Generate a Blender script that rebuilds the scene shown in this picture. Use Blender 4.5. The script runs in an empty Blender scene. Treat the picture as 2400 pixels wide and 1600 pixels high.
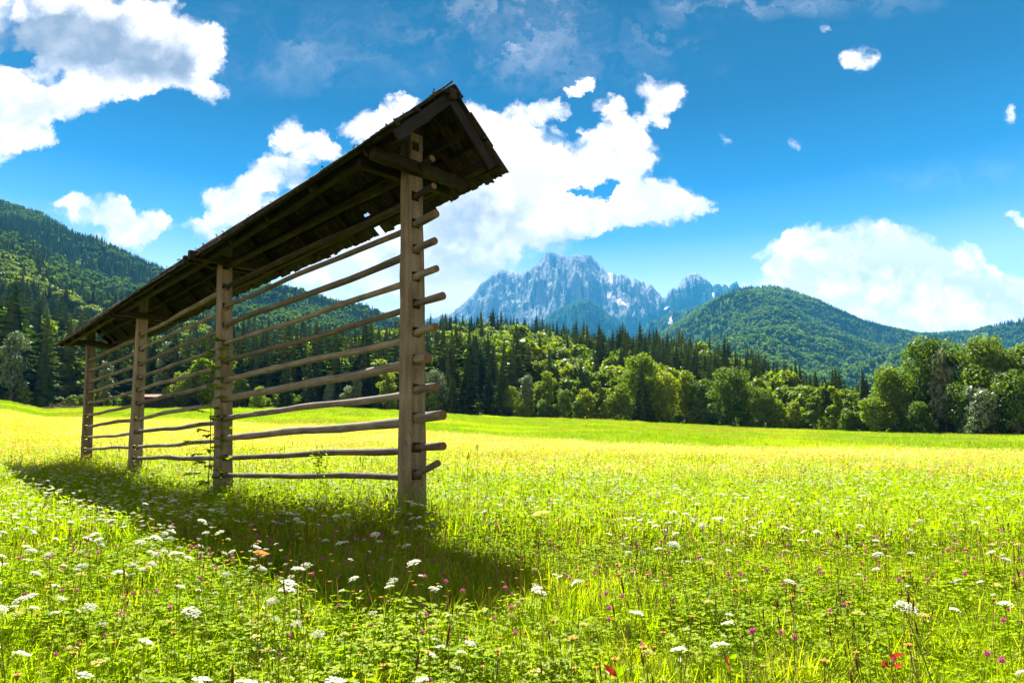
import bpy, math, random
import numpy as np
from mathutils import Vector, Matrix, Euler

random.seed(11)
rng = np.random.default_rng(11)
SC = bpy.context.scene
C = SC.collection
R = math.radians

# ------------------------------------------------------------------ camera
EYE = 0.95
PITCH = R(6.0)
F = 1600.0            # focal length in the pixels of a 2400 wide frame
CY = 1080.0 - F * math.tan(PITCH)
cam = bpy.data.cameras.new("camera")
cam.sensor_width = 36.0
cam.lens = 36.0 * F / 2400.0
cam.shift_y = (CY - 800.0) / 2400.0
cam.clip_start = 0.05
cam.clip_end = 60000.0
camo = bpy.data.objects.new("camera", cam)
camo.location = (0, 0, EYE)
camo.rotation_euler = (R(90) + PITCH, 0, 0)
C.objects.link(camo)
SC.camera = camo

# ------------------------------------------------------------------ light
SUN_EL, SUN_AZ = R(55.0), R(-8.0)
SUN = Vector((math.sin(SUN_AZ) * math.cos(SUN_EL), math.cos(SUN_AZ) * math.cos(SUN_EL), math.sin(SUN_EL)))
sl = bpy.data.lights.new("sun", 'SUN')
sl.energy = 5.0
sl.angle = R(0.53)
sl.color = (1.0, 0.95, 0.86)
so = bpy.data.objects.new("sun", sl)
so.rotation_euler = SUN.to_track_quat('Z', 'Y').to_euler()
so.location = (0, 0, 50)
C.objects.link(so)

SC.view_settings.view_transform = 'Standard'
SC.view_settings.look = 'None'
SC.view_settings.exposure = 2.4
SC.view_settings.gamma = 1.0
SC.view_settings.use_curve_mapping = False
SC.cycles.use_denoising = True
SC.cycles.max_bounces = 8
SC.cycles.diffuse_bounces = 3
SC.cycles.transmission_bounces = 5
SC.cycles.transparent_max_bounces = 8
SC.cycles.volume_bounces = 0

# ---- from the surveyed photograph: a sight line (px, py) met at forward distance Y
def S(px, py, Y):
    U = CY - py
    dy = F * math.cos(PITCH) - U * math.sin(PITCH)
    dz = F * math.sin(PITCH) + U * math.cos(PITCH)
    s = Y / dy
    return Vector(((px - 1200.0) * s, Y, EYE + dz * s))

def UV(px, py):
    p = S(px, py, 1.0)
    return p.x, p.z - EYE

def proj(x, y, z):
    zz = z - EYE
    d = y * np.cos(PITCH) + zz * np.sin(PITCH)
    u = -y * np.sin(PITCH) + zz * np.cos(PITCH)
    return 1200 + F * x / d, CY - F * u / d

# ------------------------------------------------------------------ node helpers
class NT:
    def __init__(s, nt):
        s.nt = nt; s.n = nt.nodes; s.l = nt.links
    def new(s, t, **kw):
        nd = s.n.new(t)
        for k, v in kw.items():
            setattr(nd, k, v)
        return nd
    def put(s, sock, v):
        if isinstance(v, bpy.types.NodeSocket):
            s.l.new(v, sock)
        elif v is not None:
            sock.default_value = v
    def m(s, op, a, b=None, c=None, clamp=False):
        nd = s.new('ShaderNodeMath', operation=op, use_clamp=clamp)
        s.put(nd.inputs[0], a)
        if b is not None: s.put(nd.inputs[1], b)
        if c is not None: s.put(nd.inputs[2], c)
        return nd.outputs[0]
    def vm(s, op, a, b=None, out=0):
        nd = s.new('ShaderNodeVectorMath', operation=op)
        s.put(nd.inputs[0], a)
        if b is not None: s.put(nd.inputs[1], b)
        return nd.outputs[out]
    def noise(s, vec, scale, detail=4, rough=0.55, dist=0.0, col=False):
        nd = s.new('ShaderNodeTexNoise')
        if vec is not None: s.put(nd.inputs['Vector'], vec)
        nd.inputs['Scale'].default_value = scale
        nd.inputs['Detail'].default_value = detail
        nd.inputs['Roughness'].default_value = rough
        nd.inputs['Distortion'].default_value = dist
        return nd.outputs['Color' if col else 'Fac']
    def mix(s, f, a, b, blend='MIX'):
        nd = s.new('ShaderNodeMix', data_type='RGBA', blend_type=blend)
        s.put(nd.inputs[0], f); s.put(nd.inputs[6], a); s.put(nd.inputs[7], b)
        return nd.outputs[2]
    def sstep(s, v, lo, hi, a=0.0, b=1.0):
        nd = s.new('ShaderNodeMapRange', interpolation_type='SMOOTHSTEP')
        s.put(nd.inputs[0], v); s.put(nd.inputs[1], lo); s.put(nd.inputs[2], hi)
        s.put(nd.inputs[3], a); s.put(nd.inputs[4], b)
        return nd.outputs[0]
    def ramp(s, f, stops, interp='LINEAR'):
        nd = s.new('ShaderNodeValToRGB')
        cr = nd.color_ramp; cr.interpolation = interp
        while len(cr.elements) < len(stops): cr.elements.new(0.5)
        for e, (p, c) in zip(cr.elements, stops):
            e.position = p; e.color = (*c, 1)
        s.put(nd.inputs[0], f)
        return nd.outputs[0]

# ------------------------------------------------------------------ sky
W = bpy.data.worlds.new("World")
SC.world = W
W.use_nodes = True
try:
    W.cycles.sampling_method = 'MANUAL'
    W.cycles.sample_map_resolution = 512
except Exception:
    pass
t = NT(W.node_tree)
t.n.clear()
sky = t.new('ShaderNodeTexSky', sky_type='NISHITA')
sky.sun_disc = False
sky.sun_elevation = SUN_EL
sky.sun_rotation = SUN_AZ
sky.altitude = 700
sky.air_density = 1.0
sky.dust_density = 0.6
sky.ozone_density = 2.0
hs = t.new('ShaderNodeHueSaturation')
hs.inputs['Hue'].default_value = 0.478
hs.inputs['Saturation'].default_value = 1.2
hs.inputs['Value'].default_value = 0.75
t.put(hs.inputs['Color'], sky.outputs[0])
skycol = hs.outputs[0]
tc = t.new('ShaderNodeTexCoord')
dirv = tc.outputs['Generated']
sp = t.new('ShaderNodeSeparateXYZ'); t.put(sp.inputs[0], dirv)
yy = t.m('MAXIMUM', sp.outputs[1], 0.05)
u = t.m('DIVIDE', sp.outputs[0], yy)
v = t.m('DIVIDE', sp.outputs[2], yy)
cv = t.new('ShaderNodeCombineXYZ'); t.put(cv.inputs[0], u); t.put(cv.inputs[1], v)
P0 = cv.outputs[0]
w1 = t.noise(P0, 5.5, 9, 0.7, col=True)
w1 = t.vm('MULTIPLY', t.vm('SUBTRACT', w1, (0.5, 0.5, 0.5)), (0.15, 0.12, 0.0))
P1w = t.vm('ADD', P0, w1)
def blobs(lst, pos):
    acc = None
    for (cx, cy, rx, ry, w) in lst:
        cu, cvv = UV(cx, cy)
        d = t.vm('SUBTRACT', pos, (cu, cvv, 0))
        d = t.vm('MULTIPLY', d, (F / rx, F / ry, 0))
        q = t.vm('DOT_PRODUCT', d, d, out=1)
        q = t.m('SUBTRACT', 1.0, q, clamp=True)
        q = t.m('MULTIPLY', q, w) if acc is None else t.m('MULTIPLY_ADD', q, w, acc)
        acc = q
    return acc
CL = [  # cumulus masses: centre, radii (survey pixels), weight
 (120,40,330,150,1),(350,110,190,150,1),(450,130,100,110,.8),(330,200,210,60,.8),(200,165,100,70,1),(250,90,180,90,.8),(30,200,130,80,1),(160,240,130,60,1),(490,215,60,40,.7),(40,300,100,70,1),(95,330,40,30,.5),(10,350,50,50,.6),
 (62,128,45,26,-1.7),
 (672,305,65,55,1),(745,345,75,50,1),(650,400,110,70,1),(560,460,95,70,1),(600,540,150,90,.8),(465,540,60,50,.6),
 (215,485,120,55,1),(330,520,110,60,1),(150,470,60,22,.6),(270,560,130,40,.7),
 (870,290,85,50,1),(950,250,70,50,1),(1090,300,110,110,1),(1190,285,120,80,1),(1290,250,60,42,1),(1100,450,200,200,1),(1260,420,160,160,1),(1210,520,260,120,1),(1000,640,260,150,1),(780,620,200,110,1),(900,500,200,200,.8),
 (1420,240,55,35,.9),(1450,310,100,60,1),(1390,380,120,70,1),(1500,350,75,65,1),(1555,205,85,55,1),(1530,255,60,32,.8),(1500,430,130,90,1),(1600,460,100,70,1),(1470,490,120,60,.9),(1660,485,60,32,.6),(1370,520,100,50,.7),
 (1345,435,40,16,-.9),(1425,445,44,30,-1.3),(1560,560,200,40,-1.2),
 (1357,201,44,20,.6),(2015,125,62,42,.62),(1857,345,34,30,.36),(1698,328,36,26,.34),(2352,262,40,24,.34),(1917,48,24,14,.45),(2385,500,36,24,.8),
 (1850,600,75,65,1),(1930,575,90,70,1),(2030,580,110,70,1),(2140,610,120,80,1),(2260,640,120,80,1),(2350,700,130,100,1),(2050,690,260,110,1),(2200,740,260,90,1),(1900,660,120,80,.9),(1750,668,60,34,.9),
 (2360,600,60,40,-.9),(1100,690,160,60,.6),
]
Fd = blobs(CL, P1w)
Fd = t.m('MINIMUM', Fd, 1.25)
n1 = t.noise(P0, 8.0, 10, 0.62)
vo = t.new('ShaderNodeTexVoronoi', feature='SMOOTH_F1'); t.put(vo.inputs['Vector'], P1w); vo.inputs['Scale'].default_value = 16; vo.inputs['Detail'].default_value = 2; vo.inputs['Roughness'].default_value = .6; vo.inputs['Smoothness'].default_value = .25
bil = t.m('SUBTRACT', 0.62, vo.outputs['Distance'])
n2 = t.noise(t.vm('ADD', P0, (0.004, 0.014, 0)), 8.0, 6, 0.55)
dens = t.m('ADD', Fd, t.m('MULTIPLY', t.m('ADD', t.m('SUBTRACT', n1, 0.5), t.m('MULTIPLY', bil, 0.50)), 1.55))
cov = t.m('MULTIPLY', t.sstep(dens, -0.10, 0.56), t.sstep(Fd, 0.03, 0.30))
skycol = t.mix(1.0, skycol, t.ramp(sp.outputs[2], [(0.0, (3.4, 1.9, 1.3)), (0.16, (3.0, 1.7, 1.2)), (0.25, (2.1, 1.25, 1.05)), (0.31, (.48, .64, .78)), (0.37, (.05, .32, .50)), (0.46, (.0, .11, .22)), (0.60, (.0, .035, .085)), (1.0, (.0, .035, .085))]), 'MULTIPLY')
# cirrus veil
cz = t.vm('MULTIPLY', t.vm('ADD', P0, t.vm('MULTIPLY', w1, (3, 3, 0))), (2.2, 6.5, 0))
ci = t.noise(cz, 2.4, 7, 0.5)
ciF = blobs([(1150,30,330,120,1),(1350,120,420,130,.7),(1700,10,200,60,.9),(2000,0,260,60,.6),(700,120,500,150,.4),(2250,420,300,60,.3)], P0)
cir = t.m('MULTIPLY', t.sstep(ci, 0.40, 0.82), ciF)
cir = t.m('MULTIPLY', cir, 0.42)
# unseen clouds over the rest of the sky, cover raised for neutral fill light
inside = t.m('MULTIPLY', t.sstep(sp.outputs[1], 0.25, 0.45), t.sstep(v, 0.95, 0.72))
gn = t.noise(dirv, 3.2, 7, 0.55)
gen = t.m('MULTIPLY', t.sstep(gn, 0.49, 0.62), t.m('SUBTRACT', 1.0, inside))
cov = t.m('MULTIPLY', cov, inside)
cov = t.m('MAXIMUM', t.m('MAXIMUM', cov, cir), gen)
# cloud shading painted in: grey backlit cores, relief from a shifted noise
grey = blobs([(170,90,230,95,1.1),(340,150,150,90,1.0),(100,50,130,70,.6),(430,170,50,50,.4),(1120,510,150,75,.55),(980,560,160,90,.3),(700,400,70,50,.35),(1060,620,240,60,.3),(2020,640,180,50,.14),(2250,700,180,40,.12),(1300,560,200,40,.25),(60,240,120,50,.25)], P1w)
gr = t.m('MULTIPLY', grey, t.sstep(n1, 0.25, 0.75, 1.5, 0.7))
gr = t.m('MULTIPLY', t.m('MINIMUM', gr, 1.0), 0.85)
lit = t.m('MULTIPLY_ADD', t.m('ADD', t.m('SUBTRACT', n1, n2), t.m('MULTIPLY', bil, .6)), 1.0, 0.90)
lit = t.m('MINIMUM', t.m('MAXIMUM', lit, 0.6), 1.15)
CLV = 8.0
ccol = t.mix(gr, (CLV * 1.15, CLV, CLV * .95, 1), (CLV * .20, CLV * .18, CLV * .165, 1))
lv = t.new('ShaderNodeCombineXYZ'); [t.put(lv.inputs[i], lit) for i in range(3)]
ccol = t.mix(1.0, ccol, lv.outputs[0], 'MULTIPLY')
fin = t.mix(cov, skycol, ccol)
bg = t.new('ShaderNodeBackground')
t.put(bg.inputs[0], fin)
bg.inputs[1].default_value = 0.05
wo = t.new('ShaderNodeOutputWorld')
t.l.new(bg.outputs[0], wo.inputs[0])

# ------------------------------------------------------------------ mesh helpers
def setp(o, label=None, cat=None, group=None, kind=None):
    if label: o['label'] = label
    if cat: o['category'] = cat
    if group: o['group'] = group
    if kind: o['kind'] = kind
    return o

def link(name, me, parent=None):
    o = bpy.data.objects.new(name, me)
    C.objects.link(o)
    if parent: o.parent = parent
    return o

def empty(name, loc=(0, 0, 0)):
    o = bpy.data.objects.new(name, None)
    o.empty_display_size = 0.2
    o.location = loc
    C.objects.link(o)
    return o

class MB:
    """collects geometry for one mesh"""
    def __init__(s):
        s.v = []; s.f = []; s.mi = []; s.n = 0; s.sm = []
    def add(s, verts, faces, mi=0, smooth=False):
        verts = np.asarray(verts, float).reshape(-1, 3)
        s.v.append(verts)
        for f in faces:
            s.f.append(tuple(int(i) + s.n for i in f)); s.mi.append(mi); s.sm.append(smooth)
        s.n += len(verts)
    def quads(s, V4, mi=0):
        """V4: (n,4,3) array of quads"""
        V4 = np.asarray(V4, float)
        n, k = V4.shape[0], V4.shape[1]
        s.v.append(V4.reshape(-1, 3))
        idx = (np.arange(n * k) + s.n).reshape(n, k)
        s.f.extend(map(tuple, idx.tolist())); s.mi.extend([mi] * n); s.sm.extend([False] * n)
        s.n += n * k
    def mesh(s, name, mats):
        me = bpy.data.meshes.new(name)
        V = np.concatenate(s.v) if s.v else np.zeros((0, 3))
        ln = np.array([len(f) for f in s.f], dtype=np.int32)
        flat = np.fromiter((i for f in s.f for i in f), dtype=np.int32, count=int(ln.sum()))
        me.vertices.add(len(V)); me.vertices.foreach_set('co', V.astype(np.float32).ravel())
        me.loops.add(len(flat)); me.loops.foreach_set('vertex_index', flat)
        me.polygons.add(len(ln))
        st = np.concatenate([[0], np.cumsum(ln)[:-1]]).astype(np.int32)
        me.polygons.foreach_set('loop_start', st)
        for m_ in mats: me.materials.append(m_)
        me.polygons.foreach_set('material_index', np.array(s.mi, dtype=np.int32))
        me.polygons.foreach_set('use_smooth', np.array(s.sm, dtype=bool))
        me.update(calc_edges=True)
        me.validate()
        return me
    def tube(s, pts, rad, sides=8, mi=0, cap=True, smooth=True, rough=0.0):
        pts = [Vector(p) for p in pts]
        rad = rad if hasattr(rad, '__len__') else [rad] * len(pts)
        V = []; n = len(pts)
        ref = Vector((0, 0, 1))
        for i, p in enumerate(pts):
            d = (pts[min(i + 1, n - 1)] - pts[max(i - 1, 0)]).normalized()
            if abs(d.dot(ref)) > 0.95: ref = Vector((1, 0, 0))
            x = d.cross(ref).normalized(); y = x.cross(d).normalized()
            for k in range(sides):
                a = 2 * math.pi * k / sides
                r = rad[i] * (1 + random.uniform(-rough, rough))
                V.append(p + x * math.cos(a) * r + y * math.sin(a) * r)
        Fc = []
        for i in range(n - 1):
            for k in range(sides):
                k2 = (k + 1) % sides
                Fc.append((i * sides + k, i * sides + k2, (i + 1) * sides + k2, (i + 1) * sides + k))
        s.add(V, Fc, mi, smooth)
        if cap:
            b = s.n - len(V)
            s.f.append(tuple(b + k for k in range(sides))[::-1]); s.mi.append(mi); s.sm.append(False)
            b2 = b + (n - 1) * sides
            s.f.append(tuple(b2 + k for k in range(sides))); s.mi.append(mi); s.sm.append(False)
    def beam(s, A, B, w, h, up=(0, 0, 1), seg=6, jit=0.004, mi=0, ch=0.12):
        """squared timber with chamfered edges"""
        A = Vector(A); B = Vector(B); d = (B - A).normalized()
        x = d.cross(Vector(up)).normalized(); y = x.cross(d).normalized()
        c = min(w, h) * ch
        pr = [(-w/2+c, -h/2), (w/2-c, -h/2), (w/2, -h/2+c), (w/2, h/2-c), (w/2-c, h/2), (-w/2+c, h/2), (-w/2, h/2-c), (-w/2, -h/2+c)]
        V = []
        for i in range(seg + 1):
            q = A.lerp(B, i / seg)
            jx, jy = random.uniform(-jit, jit), random.uniform(-jit, jit)
            for (a, b) in pr:
                V.append(q + x * (a + jx + random.uniform(-jit, jit) * .4) + y * (b + jy + random.uniform(-jit, jit) * .4))
        Fc = []
        for i in range(seg):
            for k in range(8):
                k2 = (k + 1) % 8
                Fc.append((i * 8 + k, i * 8 + k2, (i + 1) * 8 + k2, (i + 1) * 8 + k))
        Fc.append(tuple(range(8))[::-1]); Fc.append(tuple(seg * 8 + k for k in range(8)))
        s.add(V, Fc, mi)

# 2D value noise for terrain
_perm = rng.random((512, 512))
def vnoise(x, y):
    x = np.asarray(x, float); y = np.asarray(y, float)
    xi = np.floor(x).astype(int); yi = np.floor(y).astype(int)
    fx = x - xi; fy = y - yi
    fx = fx * fx * (3 - 2 * fx); fy = fy * fy * (3 - 2 * fy)
    g = lambda a, b: _perm[a % 512, b % 512]
    return (g(xi, yi) * (1 - fx) + g(xi + 1, yi) * fx) * (1 - fy) + (g(xi, yi + 1) * (1 - fx) + g(xi + 1, yi + 1) * fx) * fy
def fbm(x, y, o=5, ridged=False):
    s_ = 0; a = 1; tot = 0
    for i in range(o):
        n_ = vnoise(x * 2 ** i + 17 * i, y * 2 ** i + 31 * i)
        if ridged: n_ = 1 - abs(2 * n_ - 1)
        s_ = s_ + n_ * a; tot += a; a *= 0.5
    return s_ / tot

# ------------------------------------------------------------------ materials
def mat(name):
    m_ = bpy.data.materials.new(name); m_.use_nodes = True
    tt = NT(m_.node_tree); tt.n.clear()
    out = tt.new('ShaderNodeOutputMaterial')
    return m_, tt, out

def leaf_mat(name, cols, trans, tmix=0.45, patch=None, gloss=0.01, rough=0.5, nscale=1.5, obj_rand=True):
    """foliage: cols = list of colours chosen by instance / position, trans = tint of transmitted light"""
    m_, tt, out = mat(name)
    geo = tt.new('ShaderNodeNewGeometry')
    oi = tt.new('ShaderNodeObjectInfo')
    n_ = tt.noise(geo.outputs['Position'], nscale, 3)
    ri = geo.outputs['Random Per Island']
    f = tt.m('ADD', tt.m('MULTIPLY', oi.outputs['Random'], 0.55 if obj_rand else 0.0), tt.m('MULTIPLY', ri, 0.3 if obj_rand else 0.6))
    f = tt.m('ADD', f, tt.m('MULTIPLY', tt.m('SUBTRACT', n_, 0.5), 1.1))
    f = tt.m('ADD', f, 0.07, clamp=True)
    st = [(i / max(1, len(cols) - 1), c) for i, c in enumerate(cols)]
    col = tt.ramp(f, st)
    if patch:
        pn = tt.noise(geo.outputs['Position'], patch[0], 4)
        col = tt.mix(tt.sstep(pn, 0.5, 0.68, 0, patch[2]), col, (*patch[1], 1))
    d = tt.new('ShaderNodeBsdfDiffuse'); tt.put(d.inputs[0], col)
    tr = tt.new('ShaderNodeBsdfTranslucent')
    tcol = tt.mix(1.0, col, (*trans, 1), 'MULTIPLY')
    tt.put(tr.inputs[0], tcol)
    mx = tt.new('ShaderNodeMixShader'); mx.inputs[0].default_value = tmix
    tt.l.new(d.outputs[0], mx.inputs[1]); tt.l.new(tr.outputs[0], mx.inputs[2])
    g = tt.new('ShaderNodeBsdfGlossy'); g.inputs[0].default_value = (1, 1, 1, 1); g.inputs['Roughness'].default_value = rough
    mx2 = tt.new('ShaderNodeMixShader'); mx2.inputs[0].default_value = gloss
    tt.l.new(mx.outputs[0], mx2.inputs[1]); tt.l.new(g.outputs[0], mx2.inputs[2])
    tt.l.new(mx2.outputs[0], out.inputs[0])
    return m_

def simple_mat(name, col, col2=None, scale=20, rough=0.8, trans=0.0, bump=0.0):
    m_, tt, out = mat(name)
    geo = tt.new('ShaderNodeNewGeometry')
    col2 = col2 or tuple(c * .7 for c in col)
    n_ = tt.noise(geo.outputs['Position'], scale, 4)
    f = tt.m('ADD', tt.m('MULTIPLY', geo.outputs['Random Per Island'], 0.5), tt.m('MULTIPLY', n_, 0.5))
    cc = tt.mix(f, (*col2, 1), (*col, 1))
    if trans > 0:
        d = tt.new('ShaderNodeBsdfDiffuse'); tt.put(d.inputs[0], cc)
        tr = tt.new('ShaderNodeBsdfTranslucent'); tt.put(tr.inputs[0], cc)
        mx = tt.new('ShaderNodeMixShader'); mx.inputs[0].default_value = trans
        tt.l.new(d.outputs[0], mx.inputs[1]); tt.l.new(tr.outputs[0], mx.inputs[2])
        tt.l.new(mx.outputs[0], out.inputs[0])
    else:
        b = tt.new('ShaderNodeBsdfPrincipled'); tt.put(b.inputs['Base Color'], cc)
        b.inputs['Roughness'].default_value = rough
        b.inputs['Specular IOR Level'].default_value = 0.25
        if bump:
            bp = tt.new('ShaderNodeBump'); bp.inputs['Strength'].default_value = bump; bp.inputs['Distance'].default_value = 0.01
            tt.put(bp.inputs['Height'], n_); tt.l.new(bp.outputs[0], b.inputs['Normal'])
        tt.l.new(b.outputs[0], out.inputs[0])
    return m_

def wood_mat(name, cols, axis_scale=(3, 40, 40), moss=0.0, bump=0.5, speck=0.0):
    """weathered timber; grain runs along the object's local X"""
    m_, tt, out = mat(name)
    tcn = tt.new('ShaderNodeTexCoord'); oi = tt.new('ShaderNodeObjectInfo')
    off = tt.vm('ADD', tcn.outputs['Object'], tt.vm('MULTIPLY', (7.3, 3.1, 5.7), None) if False else (0, 0, 0))
    rnd = tt.m('MULTIPLY', oi.outputs['Random'], 31.0)
    cx = tt.new('ShaderNodeCombineXYZ'); tt.put(cx.inputs[0], rnd); tt.put(cx.inputs[1], rnd)
    off = tt.vm('ADD', off, cx.outputs[0])
    gv = tt.vm('MULTIPLY', off, axis_scale)
    grain = tt.noise(gv, 1.0, 6, 0.65)
    big = tt.noise(off, 2.2, 4)
    f = tt.m('ADD', tt.m('MULTIPLY', grain, 0.7), tt.m('MULTIPLY', big, 0.5))
    f = tt.m('ADD', f, tt.m('MULTIPLY', tt.m('SUBTRACT', oi.outputs['Random'], 0.5), 0.2))
    col = tt.ramp(f, [(0.38, cols[0]), (0.58, cols[1]), (0.78, cols[2])])
    if speck:
        sn = tt.noise(off, 95, 3, 0.7)
        col = tt.mix(tt.sstep(sn, 0.55, 0.75, 0, speck), col, (0.42, 0.36, 0.27, 1))
        sn2 = tt.noise(off, 60, 3, 0.7)
        col = tt.mix(tt.sstep(sn2, 0.56, 0.78, 0, speck), col, (0.06, 0.045, 0.03, 1))
    if moss:
        mn = tt.noise(off, 5, 5, 0.7)
        col = tt.mix(tt.sstep(mn, 0.5, 0.7, 0, moss), col, (0.06, 0.075, 0.012, 1))
    b = tt.new('ShaderNodeBsdfPrincipled'); tt.put(b.inputs['Base Color'], col)
    b.inputs['Roughness'].default_value = 0.85; b.inputs['Specular IOR Level'].default_value = 0.2
    bp = tt.new('ShaderNodeBump'); bp.inputs['Strength'].default_value = bump; bp.inputs['Distance'].default_value = 0.012
    tt.put(bp.inputs['Height'], grain); tt.l.new(bp.outputs[0], b.inputs['Normal'])
    tt.l.new(b.outputs[0], out.inputs[0])
    return m_

# ================================================================== GROUND
PXK = np.array([-600, -100, 0, 100, 190, 340, 620, 760, 985, 1175, 1430, 1630, 1840, 2040, 2400, 3000.])
PYE = np.array([930, 934, 938, 961, 955, 954, 957, 953, 965, 977, 984, 996, 1006, 1014, 1021, 1026.])
YED = np.array([120, 125, 130, 130, 140, 150, 150, 150, 150, 150, 145, 140, 130, 110, 100, 95.])
def edge(px):
    Y = np.interp(px, PXK, YED); py = np.interp(px, PXK, PYE)
    U = CY - py
    dy = F * math.cos(PITCH) - U * math.sin(PITCH); dz = F * math.sin(PITCH) + U * math.cos(PITCH)
    return Y, EYE + dz / dy * Y
def ground(x, y):
    x = np.asarray(x, float); y = np.asarray(y, float)
    ys = np.maximum(y, 3.0)
    px = 1200 + F * x / ys
    Ye, ze = edge(px)
    tt_ = np.clip((y - 8) / (Ye - 8), 0, None)
    h = ze * np.where(tt_ < 1, tt_ ** 1.2, 1 + 0.25 * (1 - np.exp(-(tt_ - 1) * 1.5)))
    fade = np.clip((y + 2) / 10, 0, 1) * np.clip((300 - y) / 150, 0, 1)
    h = h + (vnoise(x * .35 + 50, y * .35 + 50) - .5) * .10 * (0.3 + fade * .7) + (vnoise(x * .06 + 9, y * .06) - .5) * .5 * np.clip((y - 15) / 30, 0, 1) * np.clip((110 - y) / 50, 0, 1)
    h = h + .13 * np.exp(-(((x + 1.1) / 1.7) ** 2 + ((y - 7.6) / 1.6) ** 2))
    return h
def gz(x, y): return float(ground(x, y))

def grid_mesh(name, X, Y, Z, mats, smooth=True):
    nr, nc = X.shape
    me = bpy.data.meshes.new(name)
    V = np.stack([X, Y, Z], -1).reshape(-1, 3).astype(np.float32)
    i = np.arange(nr * nc).reshape(nr, nc)
    q = np.stack([i[:-1, :-1], i[:-1, 1:], i[1:, 1:], i[1:, :-1]], -1).reshape(-1, 4).astype(np.int32)
    me.vertices.add(len(V)); me.vertices.foreach_set('co', V.ravel())
    me.loops.add(q.size); me.loops.foreach_set('vertex_index', q.ravel())
    me.polygons.add(len(q)); me.polygons.foreach_set('loop_start', (np.arange(len(q)) * 4).astype(np.int32))
    for m_ in mats: me.materials.append(m_)
    me.polygons.foreach_set('use_smooth', np.full(len(q), smooth))
    me.update(calc_edges=True)
    return me

# meadow soil and low sward
m_, tt, out = mat("meadow_ground")
geo = tt.new('ShaderNodeNewGeometry')
pos = geo.outputs['Position']
a1 = tt.noise(pos, 0.35, 6, 0.6); a2 = tt.noise(pos, 9.0, 5, 0.7)
f = tt.m('ADD', tt.m('MULTIPLY', a1, .5), tt.m('MULTIPLY', a2, .5))
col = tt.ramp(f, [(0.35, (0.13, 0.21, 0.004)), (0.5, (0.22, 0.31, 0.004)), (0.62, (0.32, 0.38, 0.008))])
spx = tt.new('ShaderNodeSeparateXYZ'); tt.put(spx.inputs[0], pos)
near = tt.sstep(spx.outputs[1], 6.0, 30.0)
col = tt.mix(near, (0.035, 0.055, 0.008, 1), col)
b = tt.new('ShaderNodeBsdfPrincipled'); tt.put(b.inputs['Base Color'], col); b.inputs['Roughness'].default_value = 1; b.inputs['Specular IOR Level'].default_value = 0
bp = tt.new('ShaderNodeBump'); bp.inputs['Strength'].default_value = .6; bp.inputs['Distance'].default_value = .08
tt.put(bp.inputs['Height'], a2); tt.l.new(bp.outputs[0], b.inputs['Normal'])
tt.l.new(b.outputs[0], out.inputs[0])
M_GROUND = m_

tt_ = np.concatenate([np.linspace(-8, 60, 100), np.geomspace(61, 260, 60), np.geomspace(280, 9300, 22)])
cc = np.concatenate([np.linspace(-3, -1.15, 10), np.linspace(-1.1, 1.1, 150), np.linspace(1.15, 3, 10)])
YY, CC = np.meshgrid(tt_, cc, indexing='ij')
XX = CC * np.maximum(YY, 6.0) * 1.0
XX = np.where(YY < 6, CC * 6.0, XX)
ZZ = ground(XX, YY)
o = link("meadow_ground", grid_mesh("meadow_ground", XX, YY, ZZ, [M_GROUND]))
setp(o, kind='structure')

# forest floor / hillside material
def hill_mat(name, c1, c2, sc):
    m_, tt, out = mat(name)
    geo = tt.new('ShaderNodeNewGeometry')
    a1 = tt.noise(geo.outputs['Position'], sc, 6, 0.6)
    col = tt.ramp(a1, [(0.4, c1), (0.6, c2)])
    d = tt.new('ShaderNodeBsdfDiffuse'); tt.put(d.inputs[0], col)
    tt.l.new(d.outputs[0], out.inputs[0])
    return m_
M_FLOOR = hill_mat("forest_floor", (0.018, 0.03, 0.008), (0.035, 0.05, 0.012), 0.05)
M_HILL = hill_mat("wooded_hill", (0.03, 0.06, 0.012), (0.06, 0.10, 0.015), 0.01)

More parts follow.
